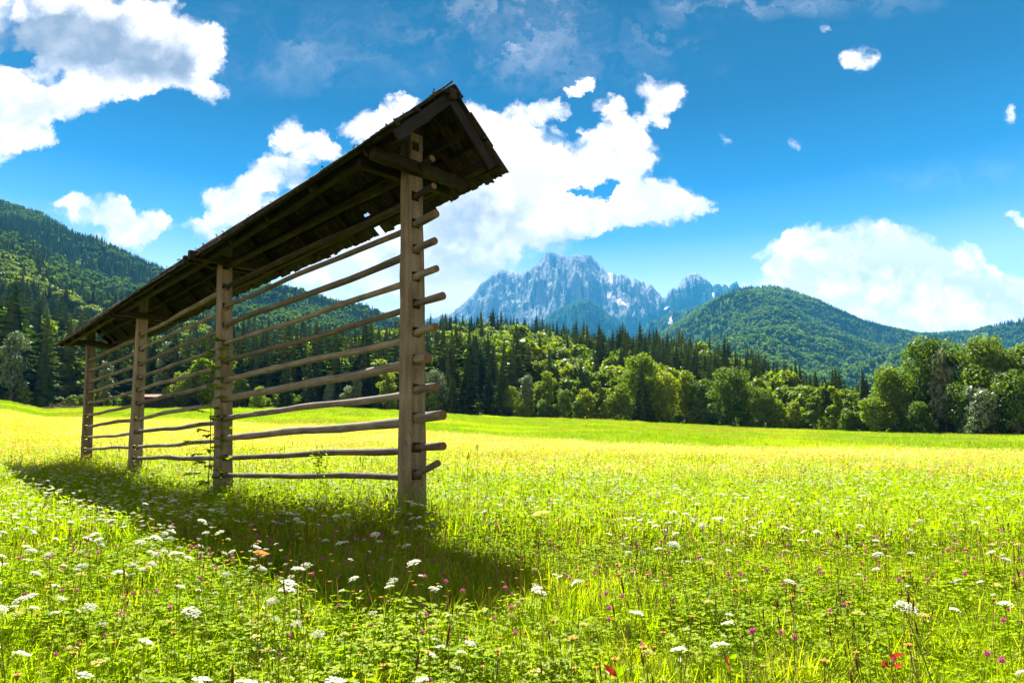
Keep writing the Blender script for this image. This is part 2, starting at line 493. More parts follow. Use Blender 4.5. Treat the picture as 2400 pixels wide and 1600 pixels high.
def hill(name, pxk, Y0, p0, Y1, py1, power, npx=120, nY=50, namp=0.0, nsc=0.01, m_=None, back=0.6, bottom=None):
    """sheet of terrain from its foot (distance Y0) up to its crest (distance Y1, crest line py1)"""
    pxs = np.linspace(pxk[0], pxk[-1], npx)
    y0 = np.interp(pxs, pxk, np.broadcast_to(Y0, len(pxk))); y1 = np.interp(pxs, pxk, np.broadcast_to(Y1, len(pxk)))
    pc = np.interp(pxs, pxk, py1)
    def sl(px, py, Y):
        U = CY - py
        dy = F * math.cos(PITCH) - U * math.sin(PITCH); dz = F * math.sin(PITCH) + U * math.cos(PITCH)
        return (px - 1200) / dy * Y, EYE + dz / dy * Y
    z1 = sl(pxs, pc, y1)[1]
    if bottom is None:
        z0 = np.array([gz((p - 1200) / F * y, y) for p, y in zip(pxs, y0)]) - 1.0
    else:
        z0 = sl(pxs, np.interp(pxs, pxk, np.broadcast_to(bottom, len(pxk))), y0)[1]
    t_ = np.concatenate([np.linspace(0, 1, nY), [1.04, 1.12, 1.25, 1.5]])
    T, PXS = np.meshgrid(t_, pxs, indexing='ij')
    Yg = y0 + (y1 - y0) * T
    prof = np.where(T <= 1, np.power(np.minimum(T, 1), power), 1 - (T - 1) * back)
    Z = z0 + (z1 - z0) * prof
    X = (PXS - 1200) / F * (Yg * math.cos(PITCH) + (Z - EYE) * math.sin(PITCH))
    if namp:
        Z = Z + (fbm(X * nsc + 40, Yg * nsc + 40, 4) - .5) * namp * np.clip(T * 4, 0, 1) * np.clip((1.02 - T) * 5, 0.0, 1)
    o = link(name, grid_mesh(name, X, Yg, Z, [m_]))
    setp(o, kind='structure')
    def at(px, tq):
        """point on the slope for (px, 0..1)"""
        fi = np.clip((px - pxs[0]) / (pxs[-1] - pxs[0]) * (npx - 1), 0, npx - 1.001)
        fj = np.clip(tq * (nY - 1), 0, nY - 1.001)
        i0 = fi.astype(int); j0 = fj.astype(int); a = fi - i0; b_ = fj - j0
        def L(G): return (G[j0, i0] * (1 - a) + G[j0, i0 + 1] * a) * (1 - b_) + (G[j0 + 1, i0] * (1 - a) + G[j0 + 1, i0 + 1] * a) * b_
        return np.stack([L(X), L(Yg), L(Z)], -1)
    return at, y0, y1, pxs

HA = hill("left_hill", [-500, -200, 0, 100, 180, 290, 380, 480, 600, 700, 800],
          [128, 132, 136, 136, 150, 158, 158, 160, 160, 160, 160], None, [1500] * 11,
          [430, 436, 480, 512, 560, 602, 645, 705, 775, 850, 930], 1.25, m_=M_HILL, namp=90, nsc=0.006, npx=110, nY=60)
HB = hill("middle_hill", [200, 300, 450, 560, 620, 700, 800, 900, 950, 1050, 1150, 1300],
          155, None, 1500, [760, 715, 690, 678, 676, 690, 722, 752, 762, 800, 850, 930], 1.3, m_=M_HILL, namp=70, nsc=0.007, npx=110, nY=60)
HC = hill("near_wooded_slope", [450, 600, 750, 850, 950, 1050, 1150, 1210, 1280, 1340, 1410, 1500, 1580, 1660, 1750, 1850, 1960, 2060, 2160],
          [158] * 13 + [152, 145, 138, 128, 118, 112], None, [430] * 13 + [400, 370, 330, 280, 230, 200],
          [935, 915, 885, 862, 838, 825, 822, 830, 838, 862, 872, 868, 876, 890, 915, 950, 985, 990, 1000], 0.9, m_=M_FLOOR, namp=5, nsc=0.03, npx=120, nY=30)
HD = hill("far_green_hill", [1300, 1400, 1470, 1540, 1600, 1660, 1715, 1760, 1820, 1860, 1900, 1960, 2020, 2080, 2150, 2200, 2280, 2400, 2700],
          700, None, 3000, [905, 868, 832, 790, 752, 716, 688, 677, 676, 687, 706, 731, 757, 773, 786, 785, 780, 770, 755], 1.15, m_=M_HILL, namp=170, nsc=0.0035, npx=150, nY=70, bottom=1000)

# ---- bare mountain behind
def rockmat():
    m_, tt, out = mat("limestone")
    geo = tt.new('ShaderNodeNewGeometry')
    pos = geo.outputs['Position']
    p2 = tt.vm('MULTIPLY', pos, (0.006, 0.0025, 0.0016))
    n1_ = tt.noise(p2, 1.3, 8, 0.7, 0.6)
    n2_ = tt.noise(pos, 0.004, 7, 0.65)
    col = tt.ramp(n1_, [(0.35, (0.10, 0.11, 0.115)), (0.5, (0.19, 0.20, 0.20)), (0.66, (0.32, 0.32, 0.31))])
    at_ = tt.new('ShaderNodeAttribute', attribute_name='veg')
    vg = tt.m('ADD', at_.outputs['Fac'], tt.m('MULTIPLY', tt.m('SUBTRACT', n2_, .5), 1.3))
    gcol = tt.mix(n1_, (0.016, 0.04, 0.018, 1), (0.045, 0.085, 0.02, 1))
    col = tt.mix(tt.sstep(vg, 0.42, 0.6), col, gcol)
    a2_ = tt.new('ShaderNodeAttribute', attribute_name='scree')
    sg = tt.m('ADD', a2_.outputs['Fac'], tt.m('MULTIPLY', tt.m('SUBTRACT', n1_, .5), 1.6))
    col = tt.mix(tt.sstep(sg, 0.45, 0.62), col, (0.72, 0.70, 0.68, 1))
    b = tt.new('ShaderNodeBsdfDiffuse'); tt.put(b.inputs[0], col)
    bp = tt.new('ShaderNodeBump'); bp.inputs['Strength'].default_value = .7; bp.inputs['Distance'].default_value = 80
    tt.put(bp.inputs['Height'], n1_); tt.l.new(bp.outputs[0], b.inputs['Normal'])
    tt.l.new(b.outputs[0], out.inputs[0])
    return m_
M_ROCK = rockmat()
def crop_pts(ox, oy, s_, pts): return [(ox + a / s_, oy + b / s_) for a, b in pts]
SKL = crop_pts(1000, 560, 3.36, [(-200,760),(0,640),(120,600),(180,590),(250,540),(330,470),(395,400),(415,360),(440,350),(500,290),(545,250),(580,240),(640,245),(700,258),(735,270),(748,290),(760,262),(790,238),(812,245),(850,205),(900,160),(935,112),(965,100),(1000,110),(1060,125),(1100,138),(1150,133),(1185,115),(1230,132),(1270,122),(1310,145),(1350,190),(1368,235),(1385,222),(1420,265),(1480,275),(1500,290),(1550,282),(1590,300),(1615,335),(1640,315),(1670,325),(1690,345),(1712,340),(1730,367),(1750,350),(1790,385),(1830,430),(1870,472),(1900,430),(1950,385),(1990,360),(2010,320),(2060,285),(2115,262),(2150,285),(2200,320),(2250,370)])
SKL += [(1671,672),(1681,664),(1689,668),(1692,674),(1699,666),(1706,674),(1716,664),(1726,660),(1734,674),(1760,690),(1850,760),(1950,830),(2100,900)]
def mountain(name, skl, Ycrest, Yfoot, foot_py, npx, nY, veg_fn, scr_fn, amp, power=0.8):
    sk = np.array(skl)
    pxs = np.linspace(sk[0, 0], sk[-1, 0], npx)
    pc = np.interp(pxs, sk[:, 0], sk[:, 1])
    pc = pc + (fbm(pxs * .25, pxs * 0 + 3, 4, True) - .6) * 7
    T, PX = np.meshgrid(np.concatenate([np.linspace(0, 1, nY), [1.02, 1.08]]), pxs, indexing='ij')
    Y = Yfoot + (Ycrest - Yfoot) * np.minimum(T, 1.2)
    def zz(py, Y):
        U = CY - py
        return EYE + (F * math.sin(PITCH) + U * math.cos(PITCH)) / (F * math.cos(PITCH) - U * math.sin(PITCH)) * Y
    z1 = zz(pc, Ycrest); z0 = zz(foot_py, Yfoot)
    # gullies and buttresses: ridged noise stretched down the face, shifting the face to and fro
    g = fbm(PX * .035 + 3 + T * .6, T * 2.2 + 5, 6, True)
    g2 = fbm(PX * .012 + 9 + T * .5, T * 1.2 + 1, 4, True)
    Tz = np.where(T <= 1, T ** power, 1 - (T - 1) * 8)
    Z = z0 + (z1 - z0) * Tz
    Yd = Y - ((g - .5) * amp + (g2 - .5) * amp * 1.8) * np.clip((1.0 - T) * 6, 0, 1) * np.clip(T * 5, 0.2, 1)
    Z = Z + (fbm(PX * .06, T * 9, 4, True) - .5) * 150 * np.clip((1.0 - T) * 5, 0, 1)
    X = (PX - 1200) / F * (Yd * math.cos(PITCH) + (Z - EYE) * math.sin(PITCH))
    me = grid_mesh(name, X, Yd, Z, [M_ROCK], smooth=False)
    ppx, ppy = proj(X, Yd, Z)
    for nm, fn in (('veg', veg_fn), ('scree', scr_fn)):
        at_ = me.attributes.new(nm, 'FLOAT', 'POINT')
        at_.data.foreach_set('value', fn(ppx, ppy, T).astype(np.float32).ravel())
    o = link(name, me); setp(o, kind='structure')
def veg1(px, py, T):
    lim = np.interp(px, [1000, 1180, 1300, 1400, 1470, 1520, 1560, 1620, 1700, 1800], [760, 800, 745, 735, 738, 732, 705, 664, 640, 620])
    return np.clip((py - lim) / 50 + 0.42, 0, 1)
def scr1(px, py, T):
    s_ = 0
    for (cx, cy, rx, ry, sh) in [(1432, 660, 8, 26, .0), (1450, 706, 38, 7, .38), (1432, 694, 14, 9, .3), (1290, 668, 6, 10, 0), (1376, 662, 4, 8, 0), (1258, 655, 4, 7, 0), (1574, 738, 7, 10, -.5), (1560, 722, 10, 3, -.5), (1500, 715, 8, 6, .6), (1672, 690, 3, 16, .2), (1588, 752, 3, 8, -.4), (1558, 780, 2, 10, 0), (1525, 708, 10, 5, .4)]:
        dx = px - cx; dy = py - cy - sh * dx
        s_ = np.maximum(s_, np.clip(1.15 - np.sqrt((dx / rx) ** 2 + (dy / ry) ** 2) * .6, 0, 1))
    return s_ * .75
mountain("rocky_mountain", SKL, 8000, 6300, 900, 520, 130, veg1, scr1, 420)
FH = [(1180, 860), (1230, 800), (1275, 748), (1310, 722), (1345, 708), (1370, 700), (1400, 712), (1430, 738), (1470, 775), (1530, 815), (1600, 860), (1700, 900)]
mountain("wooded_foothill", FH, 5600, 4700, 930, 140, 50, lambda px, py, T: np.full_like(px, .8), lambda px, py, T: np.zeros_like(px) , 160)

SHO = [(1380, 850), (1440, 812), (1490, 780), (1530, 752), (1560, 738), (1600, 726), (1640, 714), (1680, 698), (1720, 682), (1750, 673), (1790, 676), (1850, 720), (1950, 800)]
mountain("wooded_shoulder", SHO, 4900, 3600, 930, 160, 60, lambda px, py, T: np.full_like(px, .72), lambda px, py, T: np.clip(1.1 - np.hypot((px - 1572) / 9, (py - 748) / 14) * .6, 0, 1) * .7, 150)

# ================================================================== HAYRACK
M_POST = wood_mat("aged_post", [(0.050, 0.042, 0.026), (0.115, 0.098, 0.062), (0.21, 0.18, 0.12)], (14, 14, 1.6), moss=0.1, bump=.7, speck=.7)
M_RAIL = wood_mat("grey_pole_wood", [(0.045, 0.040, 0.029), (0.105, 0.094, 0.070), (0.22, 0.20, 0.155)], (2.5, 45, 45), moss=0.05, bump=.8, speck=.15)
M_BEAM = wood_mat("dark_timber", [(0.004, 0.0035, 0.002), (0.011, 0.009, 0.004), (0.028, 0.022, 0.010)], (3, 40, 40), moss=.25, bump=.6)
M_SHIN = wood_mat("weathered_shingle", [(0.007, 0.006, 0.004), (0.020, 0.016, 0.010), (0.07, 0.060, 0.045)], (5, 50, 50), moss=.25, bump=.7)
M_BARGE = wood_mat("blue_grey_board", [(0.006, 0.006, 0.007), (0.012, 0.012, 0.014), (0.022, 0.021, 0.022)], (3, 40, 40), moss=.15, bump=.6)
M_ENDGR = simple_mat("sawn_end_grain", (0.16, 0.10, 0.05), (0.06, 0.035, 0.018), 60)
M_MOSS = leaf_mat("roof_moss", [(0.02, 0.025, 0.006), (0.05, 0.06, 0.012)], (1, 1, 1), .2)

PD = [  # base px,py | px,py under the crossbeam | distance | widths bottom, top
 ((968, 1172), (965, 385), 7.5), ((526, 1092), (527, 627), 11.06), ((317, 1080), (333, 750), 14.9), ((203, 1078), (212, 812), 18.5)]
PB = [S(*b, Y) for b, tp, Y in PD]; PT = [S(*tp, Y) for b, tp, Y in PD]
for p in PB: p.z = gz(p.x, p.y)
A0 = (PB[3] - PB[0]); A0.z = 0; A0.normalize()       # along the rack, away from the camera
B0 = Vector((A0.y, -A0.x, 0)); B0 = B0 if B0.x > 0 else -B0   # across, to the back right
HR = empty("hayrack", PB[0])
setp(HR, "long old wooden hayrack with ten pole rails and a narrow shingled gable roof", "hayrack")
INV = Matrix.Translation(-PB[0])
def part(name, me, M_=None, label=None, parent=None):
    o = link(name, me, parent or HR)
    o.matrix_parent_inverse = INV if parent is None else parent.matrix_world.inverted()
    if M_ is not None: o.matrix_basis = M_
    if label: o['label'] = label
    return o
def frame(A, B, up=(0, 0, 1)):
    A = Vector(A); x = (Vector(B) - A).normalized(); y = Vector(up).cross(x).normalized(); z = x.cross(y)
    return Matrix(((x.x, y.x, z.x, A.x), (x.y, y.y, z.y, A.y), (x.z, y.z, z.z, A.z), (0, 0, 0, 1)))

RY = [  # rails per bay: heights at the nearer post and at the further post
 ([420, 481, 543, 605, 668, 730, 797, 856, 926, 989, 1057, 1118], [624, 672, 717, 762, 804, 847, 891, 936, 980, 1027, 1072, 1112]),
 ([686, 731, 775, 815, 858, 898, 946, 990, 1033, 1072], [784, 818, 852.6, 885, 914, 945, 981, 1012, 1047, 1074]),
 ([795, 828.5, 858, 887.5, 918, 950, 984, 1016, 1048], [842, 867, 893, 918, 944, 973, 999, 1025, 1052])]
SX = [(937, 547), (505, 334), (311, 221)]
STUB = [(1032, 371), (1035, 436), (1039, 500), (1035, 564), (1038, 629), (1052, 693), (1033, 765), (1014, 838), (1032, 906), (1047, 972), (1047, 1045), (1033, 1084)]
STY = [400, 459, 523, 584, 648, 712, 778, 843, 911, 978, 1048, 1112]
bays = []
for k in range(3):
    pn, pf = PB[k], PB[k + 1]
    zs = []
    for a_, b_ in zip(*RY[k]):
        zs.append((S(SX[k][0], a_, PB[k].y + .1).z, S(SX[k][1], b_, PB[k + 1].y - .1).z))
    bays.append(zs)
slotz = [[] for _ in range(4)]
slotz[0] = [S(976, y_, PB[0].y - .1).z for y_ in STY] + [S(976, 342, PB[0].y - .1).z]
for k in range(1, 4):
    slotz[k] = [b_ for a_, b_ in bays[k - 1]]

def post_axis(k, z):
    b_, t_ = PB[k], PT[k]
    f = (z - b_.z) / (t_.z - b_.z)
    return Vector((b_.x + (t_.x - b_.x) * f, b_.y + (t_.y - b_.y) * f, z))
RIDGE_N, RIDGE_F = 4.95, 4.82
def build_post(k):
    """squared post tapering upward, with a row of mortises cut right through it"""
    zt = RIDGE_N - 0.30
    zb = PB[k].z - .4
    hh = 0.055 if k < 1 else 0.05
    cuts = [zb]
    for z in sorted(slotz[k]):
        if z - hh > cuts[-1] + .04 and z + hh < zt - .05 and z > PB[k].z: cuts += [z - hh, z + hh]
    cuts.append(zt)
    sl = set((i) for i in range(1, len(cuts) - 1, 2))
    zl, isl = [], []
    for i in range(len(cuts) - 1):
        n_ = 1 if i in sl else max(1, int((cuts[i + 1] - cuts[i]) / .12))
        for j in range(n_):
            zl.append(cuts[i] + (cuts[i + 1] - cuts[i]) * j / n_); isl.append(i in sl)
    zl.append(cuts[-1])
    we0, we1 = (0.235, 0.18); wd0, wd1 = (0.27, 0.20)
    if k in (0,): we0, wd0 = .235, .25
    base = Vector((PB[k].x, PB[k].y, PB[k].z))
    def pt(v_, w_, z):
        f = min(1.1, max(-.1, (z - PB[k].z) / 4.2))
        f = f ** 1.0
        we = we0 + (we1 - we0) * f; wd = wd0 + (wd1 - wd0) * f
        c = post_axis(k, z)
        j = (vnoise(z * 3 + k * 7, v_ * 3 + 5) - .5) * .016; j2 = (vnoise(z * 3.3 + k * 5, w_ * 3 + 25) - .5) * .016
        return c + B0 * (v_ * we + float(j)) + A0 * (w_ * wd + float(j2)) - base
    mb = MB()
    vs = [-.5, -.36, .16, .5]
    ce = .06
    ring = []   # outline at each level: near face (4), far face (4), with small chamfers
    for i, z in enumerate(zl):
        ring.append([pt(-.5 + ce, -.5, z), pt(vs[1], -.5, z), pt(vs[2], -.5, z), pt(.5 - ce, -.5, z), pt(.5, -.5 + ce, z), pt(.5, .5 - ce, z),
                     pt(.5 - ce, .5, z), pt(vs[2], .5, z), pt(vs[1], .5, z), pt(-.5 + ce, .5, z), pt(-.5, .5 - ce, z), pt(-.5, -.5 + ce, z)])
    nr = 12
    for r in ring: mb.add(r, [])
    off = 0
    def fc(*idx): mb.f.append(tuple(idx)); mb.mi.append(0); mb.sm.append(False)
    for i in range(len(zl) - 1):
        for q in range(nr):
            if isl[i] and q in (1, 7): continue
            q2 = (q + 1) % nr
            fc(i * nr + q, i * nr + q2, (i + 1) * nr + q2, (i + 1) * nr + q)
        if isl[i]:
            a_, b_ = i * nr, (i + 1) * nr
            fc(a_ + 1, b_ + 1, b_ + 8, a_ + 8)      # left cheek
            fc(a_ + 2, a_ + 7, b_ + 7, b_ + 2)      # right cheek
            fc(a_ + 1, a_ + 8, a_ + 7, a_ + 2)      # sill
            fc(b_ + 1, b_ + 2, b_ + 7, b_ + 8)      # head
    fc(*range(nr)[::-1]); fc(*[(len(zl) - 1) * nr + q for q in range(nr)])
    return part("post", mb.mesh("post", [M_POST]), Matrix.Translation(base),
                ["nearest and widest post of the hayrack", "second post, beside a green sapling", "third post from the camera", "farthest post of the hayrack"][k])
for k in range(4): build_post(k)

def rail(pts, r0, r1, name="rail", wob=.012, seg=26, sides=9, knob=0.0, m_=None):
    """round pole through the given points, wavering slightly"""
    pts = [Vector(p) for p in pts]
    M_ = frame(pts[0], pts[-1]); Mi = M_.inverted()
    L = [0]
    for a_, b_ in zip(pts, pts[1:]): L.append(L[-1] + (b_ - a_).length)
    ph = [random.uniform(0, 6.28) for _ in range(4)]
    path, rad = [], []
    for i in range(seg + 1):
        s_ = L[-1] * i / seg
        j = max(0, min(len(L) - 2, sum(1 for q in L[1:-1] if q <= s_)))
        q = pts[j].lerp(pts[j + 1], (s_ - L[j]) / (L[j + 1] - L[j]))
        w_ = math.sin(math.pi * min(1, s_ / L[-1])) ** .5
        q = q + Vector((0, 0, 1)) * (math.sin(s_ * 1.1 + ph[0]) + .5 * math.sin(s_ * 2.9 + ph[1])) * wob * w_ + B0 * math.sin(s_ * 1.4 + ph[2]) * wob * w_
        path.append(Mi @ q)
        f = i / seg
        r = r0 + (r1 - r0) * f
        r *= 1 + .05 * math.sin(s_ * 5 + ph[3]) + random.uniform(-.03, .03)
        if knob and f > .94: r *= 1 + knob
        rad.append(r)
    mb = MB(); mb.tube(path, rad, sides, 0, True, True, .03)
    mb.mi[-1] = 1; mb.mi[-2] = 1
    return part(name, mb.mesh(name, [m_ or M_RAIL, M_ENDGR]), M_)
# local centre line of the mortises
SO = -0.022
for k in range(3):
    for i, (zn, zf) in enumerate(bays[k]):
        pn = post_axis(k, zn) + B0 * SO; pf = post_axis(k + 1, zf) + B0 * SO
        d = (pn - pf).normalized()
        rr = random.uniform(.034, .047); mr = M_BEAM if (k == 0 and i < 2) else M_RAIL  # top two near rails in dark timber: roof shade put into their colour
        if k == 0 and i >= 2 and (i in (7, 9)): rr = .054
        start = pf - d * random.uniform(.16, .3)
        if k == 0:
            j = i
            ex, ey = STUB[j]
            # extent of the stub beyond the post
            lo, hi = 0.0, 1.5
            for _ in range(30):
                mid = (lo + hi) / 2; q = PB[0] - A0 * mid
                px_ = 1200 + F * q.x / (q.y * math.cos(PITCH) + (zn - EYE) * math.sin(PITCH))
                if px_ < ex: lo = mid
                else: hi = mid
            q = pn - A0 * lo; ez = S(ex, ey, q.y).z
            sz = slotz[0][j]
            p1 = pn - A0 * .10; p1.z = sz
            end = Vector((q.x, q.y, ez))
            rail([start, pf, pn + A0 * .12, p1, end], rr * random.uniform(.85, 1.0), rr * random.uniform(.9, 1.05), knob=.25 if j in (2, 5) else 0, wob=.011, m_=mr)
        else:
            rail([start, pf, pn, pn + d * random.uniform(.08, .12)], rr * .9, rr, wob=.014)

# ---- roof
RL_N, RL_F = -0.60, (PB[3] - PB[0]).length + 0.60
LEN = RL_F - RL_N
HALF = 0.72
def ridge(s_):
    f = (s_ - RL_N) / LEN
    q = PB[0] + A0 * s_
    # follow the post line sideways
    z = RIDGE_N + (RIDGE_F - RIDGE_N) * f - .05 * math.sin(f * math.pi * 3) * .6 - .03 * math.sin(math.pi * f)
    z += .03
    return Vector((q.x, q.y, z))
def roofp(s_, t_, side, off=0.0):
    """point on a roof slope: s along, t from ridge 0 to eave 1, side -1 front (camera side) / +1 back"""
    f = (s_ - RL_N) / LEN
    drop = .69 + .05 * min(1, f * 2.5) if side < 0 else .69 - .04 * min(1, f * 2)
    rp = ridge(s_)
    q = rp + B0 * side * HALF * t_; q.z -= drop * t_
    n_ = (B0 * side * drop + Vector((0, 0, HALF))).normalized()
    return q + n_ * off, n_, (B0 * side * HALF - Vector((0, 0, drop))).normalized()
# shingles (local: X down the slope, Y across, Z out)
def shingle_mesh(v_):
    mb = MB()
    e = [(-.5, random.uniform(-.02, .03)), (-.1, random.uniform(-.02, .02)), (.2, random.uniform(-.03, .02)), (.5, random.uniform(-.04, .02))]
    top = [(0, -.5), (0, .5)] 
    out_ = [(0, -.5)] + [(1 + e_[1], e_[0]) for e_ in e] + [(0, .5)]
    n_ = len(out_)
    V = [(x, y, 0) for x, y in out_] + [(x, y, 1) for x, y in out_]
    Fc = [tuple(range(n_))[::-1], tuple(range(n_, 2 * n_))] + [(i, (i + 1) % n_, (i + 1) % n_ + n_, i + n_) for i in range(n_)]
    mb.add(V, Fc)
    return mb.mesh("shingle", [M_SHIN])
SHM = [shingle_mesh(i) for i in range(7)]
cands = []
for side in (-1, 1):
    for c_, (t0, t1) in enumerate([(-.03, .44), (.30, .76), (.64, 1.10)]):
        s_ = RL_N - random.uniform(0, .05)
        while s_ < RL_F:
            w_ = random.uniform(.09, .17)
            gap = (side > 0 and c_ == 2 and abs(s_ - 1.95) < .07) or (side > 0 and c_ == 1 and abs(s_ - 2.0) < .0)
            if not gap:
                cands.append((s_ + w_ / 2, w_, t0 + random.uniform(-.02, .02), t1 + random.uniform(-.02, .02), side, c_))
            s_ += w_ + random.uniform(.002, .012)
def sh_matrix(c):
    s_, w_, t0, t1, side, c_ = c
    p0, n_, d_ = roofp(s_, t0, side, .018 + random.uniform(0, .004))
    p1, _, _ = roofp(s_, t1, side, .040 + random.uniform(0, .006))
    x = (p1 - p0); L = x.length; x.normalize()
    y = A0.copy(); z = x.cross(y).normalized()
    if z.z < 0: z = -z
    y = z.cross(x)
    th = .014 + random.uniform(0, .005)
    return Matrix(((x.x * L, y.x * w_, z.x * th, p0.x), (x.y * L, y.y * w_, z.y * th, p0.y), (x.z * L, y.z * w_, z.z * th, p0.z), (0, 0, 0, 1)))
cands.sort(key=lambda c: c[0] + (0 if (c[4] > 0 and c[5] > 0) else 3.0) )
for c in cands[:300]:
    part("shingle", random.choice(SHM), sh_matrix(c))
rest = MB()
for c in cands[300:]:
    M_ = np.array(sh_matrix(c)); me = random.choice(SHM)
    V = np.array([list(v_.co) for v_ in me.vertices]); V = V @ M_[:3, :3].T + M_[:3, 3] - np.array(PB[0])
    rest.add(V, [tuple(p.vertices) for p in me.polygons])
o = part("shingle_rows", rest.mesh("shingle_rows", [M_SHIN]), Matrix.Translation(PB[0])); o['kind'] = 'stuff'

def timber(name, A, B, w_, h_, up=(0, 0, 1), m_=None, jit=.006, seg=8, label=None):
    A = Vector(A); B = Vector(B)
    mb = MB(); mb.beam((0, 0, 0), ((B - A).length, 0, 0), w_, h_, jit=jit, seg=seg)
    return part(name, mb.mesh(name, [m_ or M_BEAM]), frame(A, B, up), label)
# ridge pole, purlins and battens run in lengths from post to post
stops = [RL_N - .05, 0.0, (PB[1] - PB[0]).length, (PB[2] - PB[0]).length, (PB[3] - PB[0]).length, RL_F + .02]
def along(name, fn, w_, h_, m_=None, n_up=None):
    st = [stops[0], stops[2], stops[3], stops[5]]
    for a_, b_ in zip(st, st[1:]):
        timber(name, fn(a_ - (.0 if a_ == st[0] else .1)), fn(b_), w_, h_, m_=m_, jit=.008, seg=10)
along("ridge_pole", lambda s_: ridge(s_) + Vector((0, 0, -.07)), .10, .12)
for side in (-1, 1):
    along("purlin", lambda s_: roofp(s_ + .12 * (s_ < 0), .86, side, -.10)[0], .10, .12)
    along("purlin", lambda s_: roofp(s_ + .12 * (s_ < 0), .45, side, -.10)[0], .06, .08)
    for tb in (.12, .62, .97):
        along("batten", lambda s_: roofp(s_, tb, side, .005)[0], .05, .035)
# ridge caps: front boards stand up past the ridge
s_ = RL_N - .04
while s_ < RL_F:
    L_ = random.uniform(1.2, 2.2); e_ = min(RL_F, s_ + L_)
    for side in (-1, 1):
        n_ = roofp(s_, 0, side)[1]
        a_ = roofp(s_, .06, side, .048 + (.004 if side < 0 else 0))[0]; b_ = roofp(e_ - .01, .06, side, .046 + (.004 if side < 0 else 0))[0]
        if side < 0: a_ -= roofp(s_, 0, side)[2] * .02; b_ -= roofp(s_, 0, side)[2] * .02
        timber("ridge_board", a_, b_, .16, .022, up=n_, m_=M_SHIN, jit=.004)
    s_ = e_
# rafters and barge boards
for i, s_ in enumerate([RL_N + .02, 0, 1.25, 2.5, 3.75, stops[2], stops[2] + 1.25, stops[2] + 2.5, stops[2] + 3.7, stops[3], stops[3] + 1.25, stops[3] + 2.5, stops[3] + 3.7, stops[4], RL_F - .03]):
    for side in (-1, 1):
        a_, n_, d_ = roofp(s_, 0.02, side, -.045 if i else -.06); b_ = roofp(s_, 1.0 if i else (1.02 if side < 0 else .93), side, -.045 if i else -.075)[0]
        if i in (0, 14):
            timber("barge_board", a_, b_, .03, .12, up=n_, m_=M_BARGE)
        else:
            timber("rafter", a_, b_, .06, .075, up=n_)
# crossbeams on the posts, with raking struts
for k in range(4):
    z = min(PT[k].z + .06, 4.215)
    c_ = post_axis(k, z) - A0 * .155
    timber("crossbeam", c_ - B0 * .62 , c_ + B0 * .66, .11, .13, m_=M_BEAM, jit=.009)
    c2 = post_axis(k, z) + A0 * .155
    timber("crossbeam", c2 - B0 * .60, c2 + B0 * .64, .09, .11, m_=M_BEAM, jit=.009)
# moss cushions on the ridge and verge
def blobmoss():
    Q = []
    for _ in range(60):
        if random.random() < .5:
            p = roofp(random.uniform(RL_N, RL_F), random.uniform(-.02, .1), -1, .07)[0]
        elif random.random() < .5:
            p = roofp(RL_N - .02 + random.uniform(-.01, .03), random.uniform(0, 1.06), random.choice((-1, 1)), .045)[0]
        else:
            p = roofp(random.uniform(RL_N, 6), random.uniform(1.0, 1.08), random.choice((-1, 1)), .04)[0]
        for _ in range(7):
            c_ = np.array(p - PB[0]) + rng.normal(0, .014, 3)
            a_ = rng.normal(0, 1, 3); a_ /= np.linalg.norm(a_); b_ = np.cross(a_, rng.normal(0, 1, 3)); b_ /= np.linalg.norm(b_)
            s_ = random.uniform(.008, .018)
            Q.append([c_ - a_ * s_, c_ + b_ * s_, c_ + a_ * s_, c_ - b_ * s_])
    mb = MB(); mb.quads(Q); return mb.mesh("moss", [M_MOSS])
o = part("moss", blobmoss(), Matrix.Translation(PB[0])); o['kind'] = 'stuff'

# ================================================================== TREES
M_BARK = simple_mat("bark", (0.11, 0.085, 0.06), (0.05, 0.04, 0.03), 3)
L_YEL = leaf_mat("leaves_yellow_green", [(0.055, 0.105, 0.004), (0.115, 0.18, 0.005), (0.205, 0.255, 0.006)], (1.5, 1.45, .4), .55, nscale=.25, gloss=.015)
L_MID = leaf_mat("leaves_mid_green", [(0.042, 0.095, 0.005), (0.085, 0.15, 0.006), (0.15, 0.20, 0.008)], (1.5, 1.4, .4), .5, nscale=.25, gloss=.02)
L_PALE = leaf_mat("leaves_silvery", [(0.07, 0.11, 0.05), (0.11, 0.15, 0.07), (0.17, 0.20, 0.10)], (1.1, 1.2, .7), .4, nscale=.25, gloss=.04)
L_SPR = leaf_mat("spruce_needles", [(0.014, 0.036, 0.010), (0.030, 0.062, 0.012), (0.065, 0.10, 0.012)], (1.2, 1.2, .6), .25, nscale=.15, gloss=.015)
L_LAR = leaf_mat("larch_needles", [(0.05, 0.085, 0.010), (0.080, 0.115, 0.012), (0.12, 0.145, 0.014)], (1.3, 1.3, .6), .4, nscale=.15, gloss=.015)

